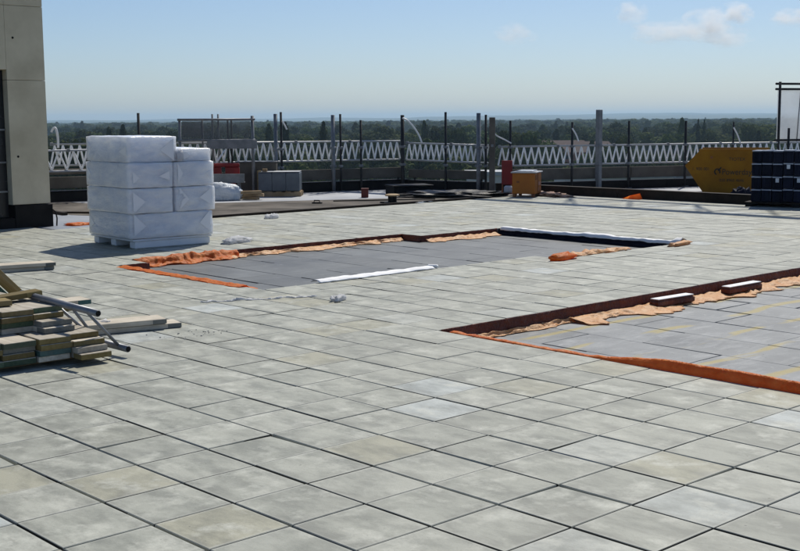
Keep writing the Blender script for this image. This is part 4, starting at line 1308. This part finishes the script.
# ------------------------------------------------------------------ tower crane whose jib shadow crosses the paving
def crane():
    z = 12.0
    y0 = 15.75 + z * .887 / math.tan(R(SUN_EL))
    root = thing('tower_crane', (12.0, y0, GZ), 0, 'tower crane whose lattice jib shades the paving near the kerb', 'crane')
    def pt(x, y, zz): return (x - 12.0, y - y0, zz - GZ)
    b = MB()
    hw = .85
    ch = [(hw, 0), (-hw, 0), (0, .95)]
    for (dy, dz) in ch: b.tube([pt(-24, y0 + dy, z + dz), pt(18, y0 + dy, z + dz)], .09, 6)
    n = 28; st = 42 / n
    for k in range(n):
        xa, xb = -24 + k * st, -24 + (k + 1) * st
        for s in (hw, -hw):
            b.tube([pt(xa, y0 + s, z), pt((xa + xb) / 2, y0, z + .95)], .036, 5)
            b.tube([pt((xa + xb) / 2, y0, z + .95), pt(xb, y0 + s, z)], .036, 5)
        s = hw if k % 2 else -hw
        b.tube([pt(xa, y0 + s, z), pt(xb, y0 - s, z)], .036, 5)
    b.build('jib', M['yellow'], root)
    m_ = MB()
    for sx in (-.8, .8):
        for sy in (-.8, .8): m_.tube([pt(12 + sx, y0 + sy, GZ), pt(12 + sx, y0 + sy, z)], .08, 6)
    for k in range(20):
        za, zb = GZ + k * 1.6, GZ + (k + 1) * 1.6
        m_.tube([pt(11.2, y0 - .8, za), pt(12.8, y0 - .8, zb)], .04, 5)
        m_.tube([pt(11.2, y0 + .8, za), pt(12.8, y0 + .8, zb)], .04, 5)
    m_.build('mast', M['yellow'], root)
crane()

# ------------------------------------------------------------------ trees
def crown_mesh(name, kind, seed, mt_):
    rg_ = random.Random(seed)
    P, F = [], []
    def leaf(c, s, out=Vector((0, 0, .4))):
        n = (Vector((rg_.gauss(0, .55), rg_.gauss(0, .55), rg_.gauss(0, .55))) + out).normalized()
        a = n.orthogonal().normalized(); b = n.cross(a)
        w = rg_.uniform(0, 6.28)
        a, b = a * math.cos(w) + b * math.sin(w), b * math.cos(w) - a * math.sin(w)
        k = len(P)
        P.extend([c - a * s, c - b * s * .7, c + a * s, c + b * s * .7])
        F.append((k, k + 1, k + 2, k + 3))
    H = 10.0
    if kind == 'round':
        lobes = []
        for _ in range(13):
            a = rg_.uniform(0, 6.28); r_ = rg_.uniform(.6, 3.0); z = rg_.uniform(3.2, 8.4)
            k = math.sin(math.pi * min(1, (z - 1.5) / 8.5)) ** .5
            lobes.append((Vector((math.cos(a) * r_ * k, math.sin(a) * r_ * k, z)), rg_.uniform(1.1, 1.9)))
        lobes.append((Vector((0, 0, 5.6)), 2.6))
        for c, r_ in lobes:
            for _ in range(150):
                v = Vector((rg_.gauss(0, 1), rg_.gauss(0, 1), rg_.gauss(0, 1))).normalized() * r_ * rg_.uniform(.6, 1.06)
                v.z *= .8
                leaf(c + v, rg_.uniform(.18, .42), v.normalized() * 1.3)
    elif kind == 'tall':
        for _ in range(1300):
            t = rg_.random() ** .8
            z = .8 + t * 9.2
            r_ = 1.35 * math.sin(math.pi * (t * .9 + .08)) ** .7 * rg_.uniform(.45, 1.05)
            a = rg_.uniform(0, 6.28)
            r_ *= 1 + .25 * math.sin(a * 3 + z)
            leaf(Vector((math.cos(a) * r_, math.sin(a) * r_, z)), rg_.uniform(.18, .42), Vector((math.cos(a), math.sin(a), .3)))
    else:
        for _ in range(1400):
            t = rg_.random() ** 1.3
            z = .7 + t * 9.3
            tier = .75 + .3 * math.sin(z * 4.5)
            r_ = 2.5 * (1 - t) ** .85 * tier * rg_.uniform(.5, 1.05) + .08
            a = rg_.uniform(0, 6.28)
            leaf(Vector((math.cos(a) * r_, math.sin(a) * r_, z - r_ * .15)), rg_.uniform(.15, .4))
    return MB().add(P, F).mesh(name, mt_)
def trunk_mesh(kind):
    b = MB()
    if kind == 'round':
        b.tube([(0, 0, 0), (0, 0, 2), (.1, .05, 4.5), (.1, .1, 7)], [.32, .24, .17, .05], 7)
        for k in range(5):
            a = k * 1.3
            b.tube([(0, 0, 2.2 + k * .3), (math.cos(a) * 1.2, math.sin(a) * 1.2, 4 + k * .4), (math.cos(a) * 2.1, math.sin(a) * 2.1, 5.6 + k * .4)], [.14, .09, .03], 5)
    else:
        b.tube([(0, 0, 0), (0, 0, 4), (0, 0, 9.3)], [.26, .16, .03], 7)
    return b.mesh('trunk', M['bark'])
crowns = {'round1': crown_mesh('crown', 'round', 1, M['leaf_a']), 'round2': crown_mesh('crown', 'round', 2, M['leaf_b']), 'round3': crown_mesh('crown', 'round', 3, M['leaf_a']),
          'tall': crown_mesh('crown', 'tall', 4, M['leaf_d']), 'cone': crown_mesh('crown', 'cone', 5, M['leaf_c'])}
trunks = {k: trunk_mesh('round' if k.startswith('round') else 'cone') for k in crowns}
first_crown = {}
def tree(px, r_, top, wfac, kind, label, group='trees beyond the roof edge', name='broadleaf_tree'):
    """px: bearing given as degrees right of the view axis; r_: metres away; top: height of the tip above the roof"""
    x, y = polar(r_, math.atan((px - 400) / 1199))
    H = top - GZ
    root = thing(name, (x, y, GZ), rng.uniform(0, 6.28), label, 'tree', group)
    s = H / 10.0
    root.scale = (s * wfac, s * wfac, s)
    c = link('crown', crowns[kind], root)
    link('trunk', trunks[kind], root)
    first_crown.setdefault(kind, c)
    return root
for a in [(325, 330, 1.1, .75, 'cone', 'dark pointed conifer behind the middle of the left railing', 'conifer_tree'),
          (287, 360, .9, .55, 'tall', 'slim dark tree left of the pointed conifer', 'poplar_tree'),
          (271, 380, .3, .6, 'tall', 'slim dark tree just right of the access frame', 'poplar_tree'),
          (126, 400, .4, .62, 'tall', 'slim tree rising behind the top packs', 'poplar_tree'),
          (112, 400, -.4, .7, 'tall', 'lower slim tree left of the slim tree behind the packs', 'poplar_tree'),
          (66, 210, .2, .8, 'round1', 'dark broad tree beside the concrete wall', 'broadleaf_tree'),
          (92, 230, -2.6, .85, 'round3', 'broad tree behind the left end of the railing', 'broadleaf_tree'),
          (425, 420, 1.0, .55, 'tall', 'slim tree above the hose of the corner post', 'poplar_tree'),
          (453, 380, .7, .75, 'round1', 'domed dark tree above the short lattice beam', 'broadleaf_tree'),
          (439, 390, -.2, .7, 'round3', 'tree leaning on the left flank of the domed tree', 'broadleaf_tree'),
          (503, 330, -.6, .7, 'round3', 'dark rounded tree right of the tall timber plank', 'broadleaf_tree'),
          (518, 335, -.5, .7, 'round1', 'dark rounded tree over the orange box', 'broadleaf_tree'),
          (534, 330, -.8, .7, 'round3', 'dark rounded tree right of the orange box', 'broadleaf_tree'),
          (681, 420, 1.3, .62, 'tall', 'tallest slim tree, above the pointed end of the skip', 'poplar_tree'),
          (697, 480, .9, .45, 'cone', 'small slim conifer right of the tallest slim tree', 'conifer_tree'),
          (703, 480, .7, .45, 'cone', 'second small slim conifer right of the tallest slim tree', 'conifer_tree'),
          (750, 460, .6, .7, 'round1', 'rounded tree left of the sheeted scaffold', 'broadleaf_tree'),
          (620, 300, -2.0, .7, 'round3', 'rounded tree right of the square grey post', 'broadleaf_tree'),
          (240, 350, -1.0, .7, 'round2', 'paler tree seen through the access frame', 'broadleaf_tree'),
          (300, 260, -3.5, .75, 'round2', 'paler rounded tree left of the pointed conifer', 'broadleaf_tree'),
          (380, 300, -2.5, .7, 'round1', 'rounded tree left of the corner post', 'broadleaf_tree')]:
    tree(*a[:6], name=a[6])
ORD = ('first second third fourth fifth sixth seventh eighth ninth tenth eleventh twelfth thirteenth fourteenth fifteenth sixteenth seventeenth '
       'eighteenth nineteenth twentieth twenty-first twenty-second twenty-third twenty-fourth twenty-fifth twenty-sixth').split()
# low leafy trees just over the edge, showing under the beams
for k in range(26):
    px = -40 + 880 * (k + rng.uniform(.1, .9)) / 26
    tree(px, rng.uniform(150, 230), rng.uniform(-9.2, -7.0), rng.uniform(.75, 1.0), rng.choice(['round1', 'round2', 'round3', 'round2']),
         'low leafy tree under the lattice beams, %s from the left' % ORD[k], 'low leafy trees just beyond the roof edge')

# the far wood: one mass, instanced crowns
def wood():
    rg_ = random.Random(99)
    pts, scl, kinds = [], [], []
    def addp(r_, a, hmin, hmax, wide):
        x, y = polar(r_, a)
        pts.append((x, y, GZ - .3)); h = rg_.uniform(hmin, hmax) / 10
        w = h * rg_.uniform(*wide)
        scl.append((w, w, h))
        u_ = rg_.random()
        kinds.append(3 if u_ < .05 else 4 if u_ < .08 else rg_.randrange(3))
    for _ in range(230): addp(math.sqrt(rg_.uniform(230 ** 2, 480 ** 2)), rg_.uniform(-.42, .42), 10, 18.5, (.75, 1.1))
    for _ in range(700): addp(480 * (1300 / 480) ** rg_.random(), rg_.uniform(-.42, .42), 12, 21.0, (.9, 1.5))
    for _ in range(1600): addp(1300 * (3200 / 1300) ** rg_.random(), rg_.uniform(-.42, .42), 12, 22.5, (1.2, 2.4))
    for _ in range(1800): addp(3200 * (6500 / 3200) ** rg_.random(), rg_.uniform(-.42, .42), 13, 20, (2.5, 5))
    me = bpy.data.meshes.new('far_wood')
    me.from_pydata(pts, [], [])
    at = me.attributes.new('scl', 'FLOAT_VECTOR', 'POINT'); at.data.foreach_set('vector', [c for s in scl for c in s])
    at = me.attributes.new('kind_index', 'INT', 'POINT'); at.data.foreach_set('value', kinds)
    at = me.attributes.new('spin', 'FLOAT', 'POINT'); at.data.foreach_set('value', [rg_.uniform(0, 6.28) for _ in pts])
    o = link('far_wood', me)
    ng = bpy.data.node_groups.new('far_wood', 'GeometryNodeTree')
    ng.interface.new_socket('Geometry', in_out='INPUT', socket_type='NodeSocketGeometry')
    ng.interface.new_socket('Geometry', in_out='OUTPUT', socket_type='NodeSocketGeometry')
    N, L = ng.nodes, ng.links
    gi, go = N.new('NodeGroupInput'), N.new('NodeGroupOutput')
    g2i = N.new('GeometryNodeGeometryToInstance')
    for k in ('round1', 'round2', 'round3', 'tall', 'cone')[::-1]:
        oi = N.new('GeometryNodeObjectInfo'); oi.inputs['Object'].default_value = first_crown[k]; oi.transform_space = 'ORIGINAL'
        oi.inputs['As Instance'].default_value = False
        gg = N.new('GeometryNodeGeometryToInstance'); L.new(oi.outputs['Geometry'], gg.inputs[0])
        if k == 'cone': jn = N.new('GeometryNodeJoinGeometry')
        L.new(gg.outputs[0], jn.inputs[0])
    iop = N.new('GeometryNodeInstanceOnPoints')
    L.new(gi.outputs[0], iop.inputs['Points']); L.new(jn.outputs[0], iop.inputs['Instance'])
    iop.inputs['Pick Instance'].default_value = True
    def attr(nm, dt):
        a = N.new('GeometryNodeInputNamedAttribute'); a.data_type = dt; a.inputs['Name'].default_value = nm; return a.outputs[0]
    L.new(attr('kind_index', 'INT'), iop.inputs['Instance Index'])
    L.new(attr('scl', 'FLOAT_VECTOR'), iop.inputs['Scale'])
    cx = N.new('ShaderNodeCombineXYZ'); L.new(attr('spin', 'FLOAT'), cx.inputs['Z'])
    L.new(cx.outputs[0], iop.inputs['Rotation'])
    L.new(iop.outputs[0], go.inputs[0])
    md = o.modifiers.new('trees', 'NODES'); md.node_group = ng
    me.materials.append(M['leaf_a'])
    tag(o, 'dark green mass of far trees filling the view to the hills', 'wood', kind='stuff')
wood()

# ------------------------------------------------------------------ far buildings among the trees
def house(px, r_, w, d, z0, z1, mt_, rmt, label, flat=True, rz=0.0, nwin=5):
    x, y = polar(r_, math.atan((px - 400) / 1199))
    root = thing('far_building', (x, y, GZ), AX + math.pi / 2 + rz, label, 'building', 'buildings among the trees')
    h = z1 - GZ
    MB().box((-w / 2, -d / 2, 0), (w / 2, d / 2, h)).build('wall', mt_, root)
    if flat:
        MB().box((-w / 2 - .3, -d / 2 - .3, h + .01), (w / 2 + .3, d / 2 + .3, h + .5)).build('roof', rmt, root)
    else:
        MB().add([(-w / 2 - .4, -d / 2 - .4, h + .01), (w / 2 + .4, -d / 2 - .4, h + .01), (w / 2 + .4, d / 2 + .4, h + .01), (-w / 2 - .4, d / 2 + .4, h + .01), (-w / 2 + d * .3, 0, h + d * .42), (w / 2 - d * .3, 0, h + d * .42)],
                 [(0, 1, 5, 4), (1, 2, 5), (2, 3, 4, 5), (3, 0, 4), (3, 2, 1, 0)]).build('roof', rmt, root)
    for s in (-1, 1):
        for k in range(nwin):
            xx = -w / 2 + w * (k + .5) / nwin
            for fl in (h - 2.4, h - 5.2):
                if fl > 1: MB().box((xx - w / nwin * .3, s * d / 2 - .03, fl), (xx + w / nwin * .3, s * d / 2 + .03, fl + 1.4)).build('window', M['window'], root)
house(612, 175, 15, 12, GZ, -6.6, M['grey_wall'], M['membrane'], 'pale flat-roofed building seen under the right lattice beam')
house(660, 190, 12, 10, GZ, -7.6, M['grey_wall'], M['roof_grey'], 'grey flat-roofed building further right under the lattice beam')
house(520, 420, 20, 9, GZ, -11.0, M['brick'], M['tile'], 'brick building with tiled roof among the trees behind the square post', False)
house(556, 450, 26, 9, GZ, -10.2, M['grey_wall'], M['tile'], 'pale house row with tiled roof beside the square post', False)
house(588, 440, 20, 9, GZ, -10.4, M['brick'], M['tile'], 'tiled house among the trees just left of the square post', False)
house(487, 160, 5, 6, GZ, -5.7, M['grey_wall'], M['membrane'], 'small pale rooftop left of the tall timber plank')

# ------------------------------------------------------------------ clouds
def cloud(px, py, w, h, label, seed, dens=1.0):
    r_ = 11000.0
    x, y = polar(r_, math.atan((px - 400) / 1199))
    yh = 119.5 - (px - 400) * .00684
    z = CAM.z + (yh - py) / 1199 * r_
    W, H = 1.2 * w / 1199 * r_, 1.25 * h / 1199 * r_
    m_ = bpy.data.materials.new('cloud_vapour'); m_.use_nodes = True
    t = NT(m_)
    t.n.remove(t.b)
    pv = t.new('ShaderNodeVolumePrincipled')
    pv.inputs['Color'].default_value = (1, 1, 1, 1)
    pv.inputs['Anisotropy'].default_value = .45
    co = t.objco()
    q = t.vmath('ADD', co, (seed * 3.7, seed * 1.3, seed * 2.1))
    n1 = t.noise(q, 3.0, 6, .62)
    ln = t.new('ShaderNodeVectorMath', _operation='LENGTH')
    t.l.new(t.vmath('MULTIPLY', co, (2.0, 2.0, 2.0)), ln.inputs[0])
    fall = t.math('SUBTRACT', 1.0, ln.outputs['Value'])
    d = t.math('ADD', t.math('MULTIPLY', t.math('SUBTRACT', n1, .5), 3.6), t.math('MULTIPLY_ADD', fall, 1.0, -.12))
    d = t.math('MULTIPLY', t.math('MINIMUM', t.math('MAXIMUM', d, 0.0), .8), .015 * dens)
    t.l.new(d, pv.inputs['Density'])
    t.l.new(pv.outputs[0], t.n['Material Output'].inputs['Volume'])
    P, F = [], []
    nn = 16
    for a in range(nn // 2 + 1):
        th = math.pi * a / (nn // 2)
        for b in range(nn):
            ph = 2 * math.pi * b / nn
            P.append((.5 * math.sin(th) * math.cos(ph), .5 * math.sin(th) * math.sin(ph), .5 * math.cos(th)))
    for a in range(nn // 2):
        for b in range(nn):
            F.append((a * nn + b, (a + 1) * nn + b, (a + 1) * nn + (b + 1) % nn, a * nn + (b + 1) % nn))
    o = MB().add(P, F).build('cloud', m_)
    o.location = (x, y, z)
    o.rotation_euler = (0, 0, AX + math.pi / 2)
    o.scale = (W, (W + H) * .4, H)
    tag(o, label, 'cloud', 'small clouds in the upper right sky')
for a in [(516, 36, 40, 20, 'faint isolated small cloud, leftmost in the sky', 1.3, .35),
          (628, 18, 30, 22, 'small puffy cloud left of the cloud cluster', 2.1, .55),
          (665, 36, 66, 22, 'wide flat cloud in the middle of the cluster', 3.2, .5),
          (703, 30, 46, 30, 'bulging cloud in the right of the cluster', 4.6, .7),
          (731, 20, 32, 20, 'brightest small cloud above the cluster', 5.4, .9),
          (722, 42, 50, 18, 'low soft cloud under the brightest one', 6.8, .45),
          (787, 25, 44, 16, 'small cloud cut by the right picture edge', 7.7, .7)]:
    cloud(*a)

# ------------------------------------------------------------------ haze
def haze():
    m_ = bpy.data.materials.new('air_haze'); m_.use_nodes = True
    t = NT(m_); t.n.remove(t.b)
    pv = t.new('ShaderNodeVolumePrincipled')
    pv.inputs['Color'].default_value = (.55, .78, 1.0, 1)
    pv.inputs['Density'].default_value = 1.25e-4
    pv.inputs['Anisotropy'].default_value = .2
    t.l.new(pv.outputs[0], t.n['Material Output'].inputs['Volume'])
    o = MB().box((-12500, -12500, GZ - 4), (12500, 12500, 75)).build('haze', m_)
    tag(o, 'thin pale blue air haze over the far trees', 'haze', kind='stuff')
haze()
